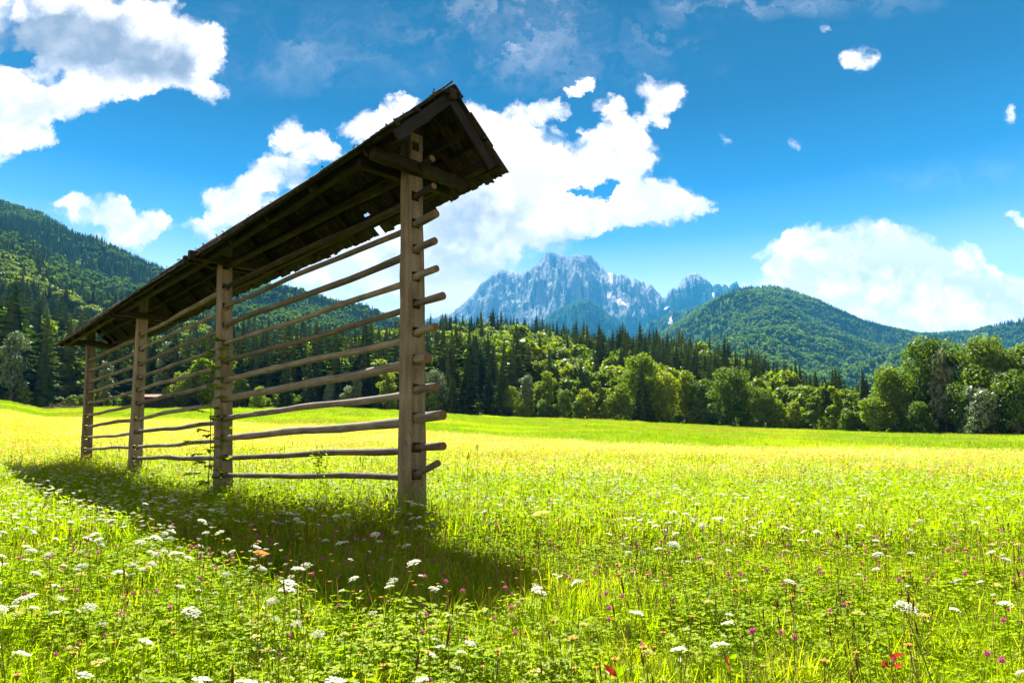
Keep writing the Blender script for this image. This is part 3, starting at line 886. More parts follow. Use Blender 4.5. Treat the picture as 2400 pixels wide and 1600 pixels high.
L_F4 = leaf_mat("hill_leaves", [(0.03, 0.062, 0.010), (0.052, 0.092, 0.011), (0.08, 0.12, 0.012)], (1.3, 1.4, .5), .45, nscale=.012, gloss=.0)
L_F1 = leaf_mat("far_needles", [(0.03, 0.065, 0.015), (0.05, 0.095, 0.018)], (1.2, 1.3, .6), .3, nscale=.02, gloss=.0)
L_F2 = leaf_mat("far_leaves_green", [(0.045, 0.10, 0.014), (0.08, 0.145, 0.018), (0.12, 0.185, 0.02)], (1.3, 1.4, .5), .5, nscale=.02, gloss=.0)
L_F3 = leaf_mat("far_leaves_light", [(0.08, 0.14, 0.014), (0.13, 0.195, 0.018), (0.18, 0.24, 0.02)], (1.3, 1.4, .5), .5, nscale=.02, gloss=.0)
def rnd_unit(n):
    a = rng.normal(0, 1, (n, 3)); return a / np.linalg.norm(a, axis=1, keepdims=True)

def leaf_quads(P, N, size, up_bias=0.3, aspect=.55):
    n = len(P)
    N = N + rnd_unit(n) * .9; N[:, 2] += up_bias
    N /= np.linalg.norm(N, axis=1, keepdims=True)
    T = np.cross(N, rnd_unit(n)); T /= np.linalg.norm(T, axis=1, keepdims=True)
    B = np.cross(N, T)
    s_ = (size * rng.uniform(.6, 1.4, n))[:, None]
    b = P - T * s_; l = P + B * s_ * aspect; tp = P + T * s_; r = P - B * s_ * aspect
    return np.stack([b, l, tp, r], 1)

def broad_mesh(name, mat_, nl=2600, size=.03, z0=.14, rad=.36, lobes=16, top_narrow=1.0, trunk=True, seed=0, joined=False):
    """height-1 broadleaf: returns crown mesh and trunk mesh"""
    rg = np.random.default_rng(seed)
    Ls = []
    for i in range(lobes):
        z = z0 + (1 - z0) * (.12 + .80 * (i + rg.uniform(0, 1)) / lobes)
        f = (z - z0) / (1 - z0)
        env = rad * math.sqrt(max(0.02, 1 - (2 * f - .80) ** 2 / 1.55)) * (1 - (top_narrow - 1) * f * .5)
        a = rg.uniform(0, 6.283)
        r_ = env * rg.uniform(.25, .78)
        sz = rad * rg.uniform(.20, .44)
        Ls.append((r_ * math.cos(a), r_ * math.sin(a), min(z, 1 - sz * .6), sz))
    Ls.append((rg.uniform(-.05, .05), rg.uniform(-.05, .05), 1 - rad * .36, rad * .36))
    Ls.append((0, 0, z0 + (1 - z0) * .45, rad * .62))
    w_ = np.array([l[3] ** 2 for l in Ls]); w_ /= w_.sum()
    idx = rg.choice(len(Ls), nl, p=w_)
    d = rg.normal(0, 1, (nl, 3)); d /= np.linalg.norm(d, axis=1, keepdims=True)
    Lz = np.array(Ls)
    rr = Lz[idx, 3] * (rg.uniform(.55, 1.06, nl) ** .6)
    P = Lz[idx, :3] + d * rr[:, None] * np.array([1, 1, .82])
    P += rg.normal(0, rad * .03, P.shape)
    P[:, 2] = np.maximum(P[:, 2], .01)
    Q = leaf_quads(P, d, size)
    cb = MB(); cb.quads(Q, 0)
    tb = cb if joined else MB()
    mi = 1 if joined else 0
    if trunk:
        tb.tube([(0, 0, -.03), (.004, 0, .1), (-.006, .006, z0 + .2), (0, 0, .8)], [.022, .017, .013, .004], 6, mi, False)
        for l in Ls[:8]:
            zz = max(.08, l[2] - .25)
            tb.tube([(0, 0, zz), (l[0] * .5, l[1] * .5, (zz + l[2]) * .5), (l[0], l[1], l[2])], [.009, .006, .003], 4, mi, False)
    cm = cb.mesh(name, [mat_, M_BARK] if joined else [mat_])
    return (cm, None if joined else tb.mesh(name + "_trunk", [M_BARK]))

def spruce_mesh(name, mat_, layers=26, rad=.17, z0=.05, nb=10, seed=0, joined=False, sub=3, droop=.35):
    rg = np.random.default_rng(seed)
    Q = []
    for i in range(layers):
        f = (i + .5) / layers
        z = z0 + (1 - z0) * f
        rl = rad * (1 - f) ** .8 * rg.uniform(.82, 1.12) + .006
        n_ = max(4, int(nb * (1 - f * .5)))
        a0 = rg.uniform(0, 6.28)
        for k in range(n_):
            a = a0 + 6.283 * k / n_ + rg.uniform(-.25, .25)
            r_ = rl * rg.uniform(.72, 1.18)
            dx, dy = math.cos(a), math.sin(a)
            zi = z + rg.uniform(-.012, .012)
            zt = zi - r_ * droop * rg.uniform(.6, 1.5) * (1 - f * 1.2)
            w_ = r_ * .26 + .004
            mx, my, mz = dx * r_ * .6, dy * r_ * .6, (zi * .4 + zt * .6) + r_ * .05
            b_ = np.array([0, 0, zi]); m_l = np.array([mx - dy * w_, my + dx * w_, mz - w_ * .35]); m_r = np.array([mx + dy * w_, my - dx * w_, mz - w_ * .35]); tp = np.array([dx * r_, dy * r_, zt])
            Q.append([b_, m_l, tp, m_r])
            for s_ in range(sub):
                ff = rg.uniform(.3, .95); c_ = b_ * (1 - ff) + tp * ff
                q = rg.normal(0, 1, 3); q[2] = -abs(q[2]) * .8; q /= np.linalg.norm(q); q *= r_ * .22 + .004
                p_ = np.cross(q, [dx, dy, .4]); p_ /= np.linalg.norm(p_) + 1e-6; p_ *= (r_ * .09 + .002)
                Q.append([c_, c_ + q * .5 + p_, c_ + q, c_ + q * .5 - p_])
    cb = MB(); cb.quads(np.array(Q), 0)
    # core in the needle colour, added to make the crown dark and opaque inside
    cb.tube([(0, 0, z0 + .03), (0, 0, .5), (0, 0, .96)], [rad * .33, rad * .2, .004], 6, 0, False, False, .2)
    tb = cb if joined else MB()
    tb.tube([(0, 0, -.03), (0, 0, .5), (0, 0, 1.0)], [.013, .008, .0015], 6, 1 if joined else 0, False)
    cm = cb.mesh(name, [mat_, M_BARK] if joined else [mat_])
    return (cm, None if joined else tb.mesh(name + "_trunk", [M_BARK]))

# crowns for the trees along the meadow edge
TM = {}
def tm(key):
    if key in TM: return TM[key]
    kind, mk, sd = key
    mt = {'y': L_YEL, 'm': L_MID, 'p': L_PALE, 's': L_SPR, 'l': L_LAR}[mk]
    if kind == 'round': r_ = broad_mesh("crown", mt, 5200, .024, .06, .42, 30, seed=sd)
    elif kind == 'big': r_ = broad_mesh("crown", mt, 10500, .0175, .05, .37, 46, seed=sd)
    elif kind == 'tall': r_ = broad_mesh("crown", mt, 4200, .024, .08, .28, 26, seed=sd)
    elif kind == 'col': r_ = broad_mesh("crown", mt, 2400, .03, .03, .20, 14, seed=sd)
    elif kind == 'bush': r_ = broad_mesh("crown", mt, 2200, .045, .0, .52, 14, seed=sd)
    elif kind == 'spruce': r_ = spruce_mesh("crown", mt, 34, .16, .04, 12, seed=sd, sub=4)
    elif kind == 'larch': r_ = spruce_mesh("crown", mt, 30, .20, .06, 11, seed=sd, sub=6, droop=.1)
    TM[key] = r_
    return r_
EDGE = [ # px, top py, shape, leaf, variant, width factor, distance factor, name, label
 (2325, 792, 'big', 'm', 1, 1.0, 1.00, 'broadleaf_tree', "tallest dark broad tree at the right end of the meadow edge"),
 (2190, 792, 'big', 'm', 2, .95, 1.03, 'broadleaf_tree', "tall pointed broadleaf tree left of the tallest tree on the right"),
 (2262, 900, 'round', 'm', 3, 1.0, .97, 'broadleaf_tree', "low dark tree filling the gap between the two tallest right-hand trees"),
 (2095, 862, 'big', 'y', 3, 1.05, 1.0, 'broadleaf_tree', "sloping yellow-green tree forming the left shoulder of the right-hand clump"),
 (2450, 800, 'big', 'm', 4, 1.0, 1.0, 'broadleaf_tree', "dark broadleaf tree cut by the right border of the picture"),
 (2385, 872, 'round', 'm', 5, 1.0, .95, 'broadleaf_tree', "lower tree in front of the tallest one at the far right"),
 (2150, 940, 'bush', 'm', 1, 1.1, .96, 'bush', "dark green bush at the foot of the pointed broadleaf tree"),
 (2052, 930, 'bush', 'y', 2, 1.0, .97, 'bush', "bright bush at the left foot of the right-hand clump"),
 (2218, 815, 'tall', 'p', 9, .6, 1.0, 'broadleaf_tree', "slender silvery-leaved tree inside the right-hand clump"),
 (2300, 905, 'bush', 'p', 3, .8, .94, 'bush', "pale silvery bush in front of the tallest dark tree"),
 (2010, 965, 'bush', 'y', 4, 1.1, 1.0, 'bush', "small yellow-green bush just left of the right-hand clump"),
 (1957, 903, 'col', 'y', 1, 1.0, 1.0, 'broadleaf_tree', "narrow bright yellow-green tree leaning in the gap of the hedge"),
 (1988, 958, 'bush', 'm', 5, 1.0, .98, 'bush', "low green bush right of the narrow leaning tree"),
 (1911, 928, 'col', 'm', 2, 1.5, 1.0, 'broadleaf_tree', "short pointed green tree between the round tree and the narrow one"),
 (1862, 940, 'bush', 'y', 6, 1.0, 1.0, 'bush', "yellow-green hedge bush right of the big round tree"),
 (1825, 936, 'bush', 'y', 7, .95, 1.0, 'bush', "bright hedge bush touching the big round tree"),
 (1715, 862, 'big', 'm', 6, 1.12, 1.0, 'broadleaf_tree', "big round broadleaf tree right of the middle of the meadow edge"),
 (1650, 890, 'round', 'm', 7, .9, 1.02, 'broadleaf_tree', "round tree merging with the left side of the big round one"),
 (1782, 905, 'round', 'm', 8, .9, .99, 'broadleaf_tree', "lower round tree on the right flank of the big round one"),
 (1608, 868, 'tall', 'y', 1, .9, 1.03, 'broadleaf_tree', "upright yellowish tree behind and left of the big round tree"),
 (1506, 838, 'spruce', 's', 1, 1.15, .98, 'spruce_tree', "black-green spruce standing in front of the tall yellow-green tree"),
 (1503, 829, 'big', 'y', 8, .9, 1.03, 'broadleaf_tree', "tall yellow-green tree wrapped around a dark spruce"),
 (1560, 872, 'round', 'y', 9, .8, 1.01, 'broadleaf_tree', "bright rounded tree right of the dark spruce"),
 (1455, 898, 'round', 'y', 10, .9, .99, 'broadleaf_tree', "light green tree at the left foot of the tall yellow-green tree"),
 (1400, 892, 'col', 'y', 3, 1.3, 1.0, 'broadleaf_tree', "pointed yellow-green young tree in the middle of the hedge"),
 (1377, 915, 'bush', 'y', 8, 1.0, .99, 'bush', "bright bush below the pointed young tree"),
 (1322, 912, 'round', 'm', 11, .85, .99, 'broadleaf_tree', "dark round small tree bulging out of the hedge"),
 (1276, 868, 'tall', 'y', 2, 1.0, 1.02, 'broadleaf_tree', "yellow conical tree above the middle of the hedge"),
 (1232, 876, 'tall', 'p', 3, .9, 1.01, 'broadleaf_tree', "pale silvery tree above the left part of the hedge"),
 (1235, 928, 'bush', 'y', 9, 1.05, .99, 'bush', "yellowish bush under the pale silvery tree"),
 (1275, 935, 'bush', 'm', 10, 1.0, .985, 'bush', "dark green bush in the hedge under the yellow conical tree"),
 (1355, 940, 'bush', 'm', 11, 1.0, .98, 'bush', "small green bush at the meadow side between two hedge trees"),
 (1430, 930, 'bush', 'y', 12, 1.0, .98, 'bush', "yellow-green bush left of the dark spruce's foot"),
 (1178, 828, 'spruce', 's', 2, 1.1, 1.0, 'spruce_tree', "dark spruce left of the pale silvery tree"),
 (1145, 850, 'spruce', 's', 3, 1.1, 1.02, 'spruce_tree', "dark spruce with a bare pointed top beside the widest dark one"),
 (1096, 826, 'spruce', 's', 4, 1.5, .98, 'spruce_tree', "widest dark spruce, just right of the pole ends"),
 (1060, 880, 'larch', 'l', 1, 1.2, .98, 'larch_tree', "olive larch at the left foot of the widest dark spruce"),
 (1018, 866, 'round', 'p', 12, .75, 1.0, 'broadleaf_tree', "pale rounded tree just right of the nearest post"),
 (1015, 924, 'bush', 'y', 13, 1.1, .985, 'bush', "light bush between the nearest post and the larch"),
 (1200, 905, 'round', 'm', 13, .8, 1.0, 'broadleaf_tree', "small dark tree between the dark spruces and the silvery tree"),
 (905, 868, 'tall', 'y', 4, 1.0, 1.0, 'broadleaf_tree', "yellowish tree seen through the rails next to the nearest post"),
 (918, 922, 'bush', 'y', 14, .8, .985, 'bush', "small bright bush seen against the nearest post's left side"),
 (835, 880, 'tall', 'p', 5, .7, 1.0, 'broadleaf_tree', "pale leafy tree seen through the rails of the near bay"),
 (812, 905, 'bush', 'p', 15, .9, .99, 'bush', "silvery bush beneath the pale tree in the near bay"),
 (770, 868, 'tall', 'p', 6, .6, 1.0, 'broadleaf_tree', "slim silvery tree among dark spruces behind the near bay"),
 (722, 845, 'spruce', 's', 5, 1.2, 1.01, 'spruce_tree', "dark spruce behind the middle of the near bay"),
 (668, 838, 'spruce', 's', 6, 1.3, 1.0, 'spruce_tree', "dark spruce behind the left half of the near bay"),
 (870, 850, 'spruce', 's', 7, 1.2, 1.02, 'spruce_tree', "dark spruce behind the pale trees of the near bay"),
 (604, 905, 'round', 'y', 14, 1.0, .97, 'broadleaf_tree', "bright round small tree right of the second post"),
 (560, 880, 'tall', 'm', 7, 1.1, 1.0, 'broadleaf_tree', "green tree just behind the second post"),
 (470, 838, 'tall', 'y', 8, 1.1, 1.0, 'broadleaf_tree', "light yellow-green tree seen through the middle bay"),
 (430, 870, 'round', 'y', 15, .9, .99, 'broadleaf_tree', "low bright tree left of the sapling in the middle bay"),
 (400, 900, 'bush', 'y', 16, 1.0, .98, 'bush', "yellow bush beside the red-roofed shed"),
 (505, 895, 'round', 'm', 16, .8, .98, 'broadleaf_tree', "dark green small tree directly left of the second post"),
 (385, 800, 'tall', 'p', 9, .9, 1.03, 'broadleaf_tree', "tall pale tree above the red-roofed shed"),
 (240, 845, 'col', 'p', 4, 1.0, 1.0, 'broadleaf_tree', "narrow pale tree between the two farthest posts"),
 (20, 775, 'tall', 'p', 10, .8, 1.0, 'broadleaf_tree', "pale leafy tree at the left border of the picture"),
]
for (px, ty, sh_, lf, sd, wf, df, nm, lab) in EDGE:
    Y = float(np.interp(px, PXK, YED)) * df + 1.5
    base = S(px, 1000, Y); base.z = gz(base.x, base.y) - .05
    top = S(px, ty, Y)
    H = top.z - base.z
    cm, tk = tm((sh_, lf, sd))
    e = empty(nm, base)
    setp(e, lab, {'broadleaf_tree': 'tree', 'spruce_tree': 'tree', 'larch_tree': 'tree', 'bush': 'bush'}[nm])
    e.rotation_euler.z = random.uniform(0, 6.28)
    for mm, pn_ in ((cm, 'foliage' if nm == 'bush' else 'crown'), (tk, 'stem' if nm == 'bush' else 'trunk')):
        o = link(pn_, mm, e); o.scale = (H * wf, H * wf, H)

# low dark scrub filling the wood's foot behind the edge trees is added with the forest below
# ---- scatter by geometry nodes
def source(name, meshes):
    col = bpy.data.collections.new(name)
    for i, me in enumerate(meshes):
        o = bpy.data.objects.new(f"{name}_{i:02d}", me); col.objects.link(o)
    return col
def scatter(name, pts, rot, scl, idx, col):
    me = bpy.data.meshes.new(name)
    n = len(pts)
    me.vertices.add(n); me.vertices.foreach_set('co', np.asarray(pts, np.float32).ravel())
    for nm, ty, dat in (('rot', 'FLOAT_VECTOR', rot), ('scl', 'FLOAT_VECTOR', scl)):
        a = me.attributes.new(nm, ty, 'POINT'); a.data.foreach_set('vector', np.asarray(dat, np.float32).ravel())
    a = me.attributes.new('pick', 'INT', 'POINT'); a.data.foreach_set('value', np.asarray(idx, np.int32))
    o = link(name, me)
    ng = bpy.data.node_groups.new(name, 'GeometryNodeTree')
    ng.interface.new_socket('Geometry', in_out='INPUT', socket_type='NodeSocketGeometry')
    ng.interface.new_socket('Geometry', in_out='OUTPUT', socket_type='NodeSocketGeometry')
    N = ng.nodes; L = ng.links
    gi = N.new('NodeGroupInput'); go = N.new('NodeGroupOutput')
    ci_ = N.new('GeometryNodeCollectionInfo'); ci_.inputs['Collection'].default_value = col
    ci_.inputs['Separate Children'].default_value = True; ci_.inputs['Reset Children'].default_value = True
    ip = N.new('GeometryNodeInstanceOnPoints'); ip.inputs['Pick Instance'].default_value = True
    def na(nm, ty):
        q = N.new('GeometryNodeInputNamedAttribute'); q.data_type = ty; q.inputs['Name'].default_value = nm; return q.outputs[0]
    er = N.new('FunctionNodeEulerToRotation')
    L.new(na('rot', 'FLOAT_VECTOR'), er.inputs[0])
    L.new(gi.outputs[0], ip.inputs['Points']); L.new(ci_.outputs[0], ip.inputs['Instance'])
    L.new(na('pick', 'INT'), ip.inputs['Instance Index']); L.new(er.outputs[0], ip.inputs['Rotation'])
    L.new(na('scl', 'FLOAT_VECTOR'), ip.inputs['Scale']); L.new(ip.outputs[0], go.inputs[0])
    md = o.modifiers.new('scatter', 'NODES'); md.node_group = ng
    return o

# forest tree kinds (height 1)
FT = []
for i in range(4): FT.append(spruce_mesh("forest_spruce", L_SPR, 20, .19 + .02 * i, .05, 9, seed=50 + i, joined=True, sub=2)[0])       # 0-3
for i in range(2): FT.append(spruce_mesh("forest_larch", L_LAR, 18, .17, .08, 9, seed=60 + i, joined=True, sub=4, droop=.1)[0])          # 4-5
for i in range(3): FT.append(broad_mesh("forest_broadleaf", L_YEL, 1300, .045, .05, .34, 14, seed=70 + i, joined=True)[0])               # 6-8
for i in range(3): FT.append(broad_mesh("forest_broadleaf", L_MID, 1300, .045, .05, .36, 14, seed=80 + i, joined=True)[0])               # 9-11
LT = []
for i in range(2): LT.append(spruce_mesh("far_spruce", L_SPR, 9, .17, .02, 6, seed=90 + i, joined=True, sub=0)[0])                        # 0-1
LT.append(spruce_mesh("far_larch", L_LAR, 9, .2, .02, 6, seed=94, joined=True, sub=1, droop=.1)[0])                                       # 2
for i in range(2): LT.append(broad_mesh("far_broadleaf", L_YEL, 130, .13, .0, .40, 6, seed=95 + i, joined=True, trunk=False)[0])          # 3-4
for i in range(2): LT.append(broad_mesh("far_broadleaf", L_MID, 130, .13, .0, .42, 6, seed=98 + i, joined=True, trunk=False)[0])          # 5-6

LT3 = []
for i in range(3): LT3.append(spruce_mesh("hill_spruce", L_SPR, 9, .2, .02, 6, seed=290 + i, joined=True, sub=0)[0])
for i in range(4): LT3.append(broad_mesh("hill_broadleaf", L_F4, 130, .13, .0, .42, 6, seed=295 + i, joined=True, trunk=False)[0])
LT2 = []
for i in range(3): LT2.append(spruce_mesh("hazy_spruce", L_F1, 9, .2, .02, 6, seed=190 + i, joined=True, sub=0)[0])
for i in range(2): LT2.append(broad_mesh("hazy_broadleaf", L_F3, 130, .13, .0, .40, 6, seed=195 + i, joined=True, trunk=False)[0])
for i in range(2): LT2.append(broad_mesh("hazy_broadleaf", L_F2, 130, .13, .0, .42, 6, seed=198 + i, joined=True, trunk=False)[0])

def slope_points(H, spacing, pxr, tr=(0.0, 1.0)):
    at, y0, y1, pxs = H
    out = []
    ym = float(y1.max()); y00 = float(y0.min())
    area = 0.5 * (ym ** 2 - y00 ** 2) * (pxr[1] - pxr[0]) / F
    n = int(area / spacing ** 2)
    px = rng.uniform(pxr[0], pxr[1], n); Y = np.sqrt(rng.uniform(y00 ** 2, ym ** 2, n))
    ya = np.interp(px, pxs, y0); yb = np.interp(px, pxs, y1)
    tq = (Y - ya) / (yb - ya)
    k = (tq >= tr[0]) & (tq <= tr[1])
    px, tq = px[k], tq[k]
    P = at(px, tq)
    return P, px, tq

def thin(P, d):
    """drop points closer than about d (grid based)"""
    key = np.floor(P[:, :2] / d).astype(np.int64)
    _, i = np.unique(key[:, 0] * 1000003 + key[:, 1], return_index=True)
    return P[i], i

# trees on the near slope and on the lower parts of the two big hills: individuals by size in view
near_sp, near_br = [], []
def choose_species(P, f_con, sc=.012, seed=0):
    n_ = fbm(P[:, 0] * sc + seed, P[:, 1] * sc + seed * 2, 3)
    q = (n_ - .5) * 2.2 + rng.uniform(-.35, .35, len(P))
    return q < (f_con - .5) * 1.6
Pc, _, _ = slope_points(HC, 4.6, (470, 2120), (0.03, 1.0)); Pc, _ = thin(Pc, 4.2)
Pb_, pxb, _ = slope_points(HB, 6.0, (330, 1080), (0.0, .35)); Pb_, _ = thin(Pb_, 5.0)
Pa_, pxa, _ = slope_points(HA, 5.8, (-150, 640), (0.0, .38)); Pa_, _ = thin(Pa_, 5.0)
allP = []
for Pq, fc, sd in ((Pc, .50, 1), (Pb_, .62, 2), (Pa_, .60, 3)):
    con = choose_species(Pq, fc, .02, sd)
    # the front of the wood on the left is a dark stand of spruce
    ppx, ppy = proj(Pq[:, 0], Pq[:, 1], Pq[:, 2])
    if sd != 1: con |= (Pq[:, 1] < 215) & (rng.random(len(Pq)) < .8)
    if sd == 1: con |= (ppx > 1000) & (ppx < 1230) & (Pq[:, 1] < 200)
    if sd == 1: con |= (Pq[:, 1] > 385) & (rng.random(len(Pq)) < .6)
    h = np.where(con, rng.normal(19, 3.2, len(Pq)), rng.normal(13.5, 2.2, len(Pq)))
    h = np.clip(h, 8, 27) 
    if sd == 1:
        h *= np.clip(1.06 - .0 * ppx, .5, 1.1)
        h *= np.interp(ppx, [1500, 1800, 2100], [1, .85, .7])
        h *= np.interp(Pq[:, 1], [110, 170, 300], [.72, .82, 1])
    allP.append(np.column_stack([Pq, h, con, np.full(len(Pq), sd)]))
A_ = np.concatenate(allP)
A_ = A_[(A_[:, 1] > 100)]
xs_ = rng.uniform(1780, 2700, 420); ys_ = rng.uniform(0, 45, 420)
ye_, _z = edge(xs_); Yq = ye_ + 3 + ys_; Xq = (xs_ - 1200) / F * Yq
U_ = np.column_stack([Xq, Yq, ground(Xq, Yq), rng.uniform(2.0, 4.5, 420), np.zeros(420), np.full(420, 1)])
xs_ = rng.uniform(-150, 1900, 500); ye_, _z = edge(xs_); Yq = ye_ + rng.uniform(2.5, 14, 500); Xq = (xs_ - 1200) / F * Yq
U2 = np.column_stack([Xq, Yq, ground(Xq, Yq), rng.uniform(1.6, 4.2, 500), np.zeros(500), np.full(500, 1)])
A_ = np.concatenate([A_, U_, U2])
# keep clear of the meadow
ex_, _ = edge(1200 + F * A_[:, 0] / A_[:, 1])
A_ = A_[A_[:, 1] > ex_ + 1.5]
ppx, ppy = proj(A_[:, 0], A_[:, 1], A_[:, 2])
inv = (ppx > -30) & (ppx < 2430)
sizev = A_[:, 3] / A_[:, 1] * inv
kindi = np.where(A_[:, 4] > 0, np.where(rng.random(len(A_)) < .80, rng.integers(0, 4, len(A_)), rng.integers(4, 6, len(A_))), np.where(rng.random(len(A_)) < np.where(A_[:, 5] > 1, .25, .38), rng.integers(6, 9, len(A_)), rng.integers(9, 12, len(A_))))
# hidden trees are not worth an object: prefer those whose top clears the ones in front
order = np.argsort(A_[:, 1])
cols_ = np.full(300, 2000.0)
vis = np.zeros(len(A_)); small_ = A_[:, 3] < 5
tx, ty_ = proj(A_[:, 0], A_[:, 1], A_[:, 2] + A_[:, 3])
for i in order:
    if not inv[i]: continue
    c_ = int(min(299, max(0, tx[i] / 8)))
    hw = 1
    a_, b_ = max(0, c_ - hw), min(300, c_ + hw + 1)
    top_ = cols_[a_:b_].mean()
    vis[i] = max(0, min(top_ - ty_[i], 90))
    if ty_[i] < top_: cols_[a_:b_] = np.minimum(cols_[a_:b_], ty_[i] + 6)
sel = np.zeros(len(A_), bool)
for grp in ((kindi < 4), (kindi >= 4) & (kindi < 6), (kindi >= 6)):
    ii = np.where(grp & (vis > 2) & ~small_)[0]
    ii = ii[np.argsort(-vis[ii] * sizev[ii])][:(290 if grp is not None else 0)]
    if (kindi[ii[0]] >= 4) and (kindi[ii[0]] < 6): ii = ii[:120]
    sel[ii] = True
NAMES = {0: ('spruce_tree', "dark spruce standing in the mixed wood on the slope behind the meadow", 'tree', 'spruces in the mixed wood'),
         1: ('larch_tree', "olive-green larch standing in the mixed wood on the slope behind the meadow", 'tree', 'larches in the mixed wood'),
         2: ('broadleaf_tree', "yellow-green broadleaf tree in the mixed wood on the slope behind the meadow", 'tree', 'light broadleaf trees in the mixed wood'),
         3: ('broadleaf_tree', "mid-green broadleaf tree in the mixed wood on the slope behind the meadow", 'tree', 'green broadleaf trees in the mixed wood')}
for i in np.where(sel)[0]:
    k = int(kindi[i]); c_ = 0 if k < 4 else 1 if k < 6 else 2 if k < 9 else 3
    nm, lb, ct, gp = NAMES[c_]
    where = {1: "", 2: "", 3: ""}
    s3 = int(A_[i, 5])
    if s3 == 3: lb = lb.replace("the slope behind the meadow", "the left hill"); gp += " on the left hill"
    if s3 == 2: lb = lb.replace("the slope behind the meadow", "the middle hill"); gp += " on the middle hill"
    dd_ = 'front edge' if A_[i, 1] < 220 else 'middle' if A_[i, 1] < 340 else 'upper part'
    vv_ = ('behind the farthest post', 'behind the far bays', 'behind the second post', 'behind the near bay', 'right of the nearest post', 'below the rocky mountain', 'below the second peak', 'behind the big round tree', 'near the right-hand clump', 'by the right border')[int(min(9, max(0, tx[i] / 240)))]
    lb = lb.split(' standing')[0].split(' in the')[0] + ' at the ' + dd_ + ' of the wood ' + vv_
    h = A_[i, 3]; lb = ('tall ' if h > 19 else 'short ' if h < 13 else 'medium ') + lb
    o = link(nm, FT[k])
    o.location = (A_[i, 0], A_[i, 1], A_[i, 2] - .3); o.rotation_euler.z = random.uniform(0, 6.28)
    wv = h * random.uniform(.85, 1.3) * (1.1 if c_ > 1 else 1.3)
    o.scale = (wv, wv, h)
    setp(o, lb, ct, gp)
print("individual forest trees", sel.sum(), "of", len(A_))
R_ = np.where(~sel & (ppx > -200) & (ppx < 2600))[0]
rz = np.zeros((len(R_), 3)); rz[:, 2] = rng.uniform(0, 6.28, len(R_))
hw = A_[R_, 3] * rng.uniform(.85, 1.3, len(R_)) * np.where(kindi[R_] < 4, 1.3, 1.05)
o = scatter("forest", A_[R_, :3] - [0, 0, .3], rz, np.column_stack([hw, hw, A_[R_, 3]]), kindi[R_], source("forest_kinds", FT))
setp(o, "mixed wood of spruces and broadleaf trees covering the lower slopes", kind='stuff')

# distant woods
def far_woods(name, H, spacing, pxr, tr, f_con, hgt, label, sc, wide=1.15, LT=LT):
    P, px, tq = slope_points(H, spacing, pxr, tr)
    con = choose_species(P, f_con, sc, len(name))
    k = np.where(con, np.where(rng.random(len(P)) < .8, rng.integers(0, 2, len(P)), 2), np.where(rng.random(len(P)) < .28, rng.integers(3, 5, len(P)), rng.integers(5, 7, len(P))))
    h = np.where(con, hgt * 1.25, hgt) * rng.uniform(.75, 1.25, len(P))
    rz = np.zeros((len(P), 3)); rz[:, 2] = rng.uniform(0, 6.28, len(P))
    w_ = h * wide * rng.uniform(.8, 1.25, len(P))
    o = scatter(name, P - [0, 0, .8], rz, np.column_stack([w_, w_, h]), k, source(name + "_kinds", LT))
    setp(o, label, kind='stuff'); print(name, len(P))
far_woods("left_hill_forest", HA, 7.6, (-220, 700), (.36, 1.02), .66, 14, "dense dark forest covering the upper part of the left hill", .008, LT=LT3)
far_woods("middle_hill_forest", HB, 7.6, (280, 1180), (.33, 1.02), .50, 14, "mixed forest covering the rounded hill behind the hayrack", .008, LT=LT3)
far_woods("far_hill_forest", HD, 11.5, (1440, 2560), (.0, 1.02), .50, 15, "hazy green forest covering the far hill on the right", .005, 1.3, LT2)

# ================================================================== HAZE
hz = bpy.data.materials.new("haze"); hz.use_nodes = True
q = NT(hz.node_tree); q.n.clear()
oo = q.new('ShaderNodeOutputMaterial'); pv = q.new('ShaderNodeVolumePrincipled')
pv.inputs['Color'].default_value = (0.05, 0.37, 0.80, 1)
pv.inputs['Density'].default_value = 0.000068
pv.inputs['Anisotropy'].default_value = 0.0
q.l.new(pv.outputs[0], oo.inputs['Volume'])
mb = MB()
X0, X1, Y0_, Y1_, Z0_, Z1_ = -29000, 29000, -60, 9600, -12, 2680
mb.add([(X0, Y0_, Z0_), (X1, Y0_, Z0_), (X1, Y1_, Z0_), (X0, Y1_, Z0_), (X0, Y0_, Z1_), (X1, Y0_, Z1_), (X1, Y1_, Z1_), (X0, Y1_, Z1_)],
       [(0, 3, 2, 1), (4, 5, 6, 7), (0, 1, 5, 4), (1, 2, 6, 5), (2, 3, 7, 6), (3, 0, 4, 7)])
o = link("haze", mb.mesh("haze", [hz])); setp(o, kind='stuff')

# ================================================================== MEADOW PLANTS
G1 = leaf_mat("grass_blades", [(0.11, 0.17, 0.002), (0.24, 0.30, 0.002), (0.35, 0.37, 0.003), (0.46, 0.38, 0.008)], (1.3, 1.6, .3), .55, patch=(.5, (0.22, 0.22, 0.012), .6), nscale=2.5, gloss=.005, rough=.45)
G2 = leaf_mat("herb_leaves", [(0.10, 0.17, 0.002), (0.20, 0.27, 0.002), (0.30, 0.35, 0.004)], (1.3, 1.6, .3), .5, nscale=3, gloss=.005, rough=.4)
G3 = leaf_mat("far_grass", [(0.105, 0.195, 0.003), (0.165, 0.265, 0.004), (0.26, 0.34, 0.005)], (1.4, 1.4, .4), .5, patch=(.07, (0.34, 0.42, 0.008), .7), nscale=.6, gloss=.02)
G4 = leaf_mat("dry_stems", [(0.10, 0.06, 0.02), (0.22, 0.15, 0.05), (0.35, 0.27, 0.10)], (1.2, 1.1, .8), .4, nscale=3, gloss=.03)
G5 = leaf_mat("ripe_grass", [(0.16, 0.16, 0.02), (0.30, 0.26, 0.04), (0.42, 0.34, 0.07)], (1.3, 1.2, .6), .5, nscale=1.2, gloss=.005)
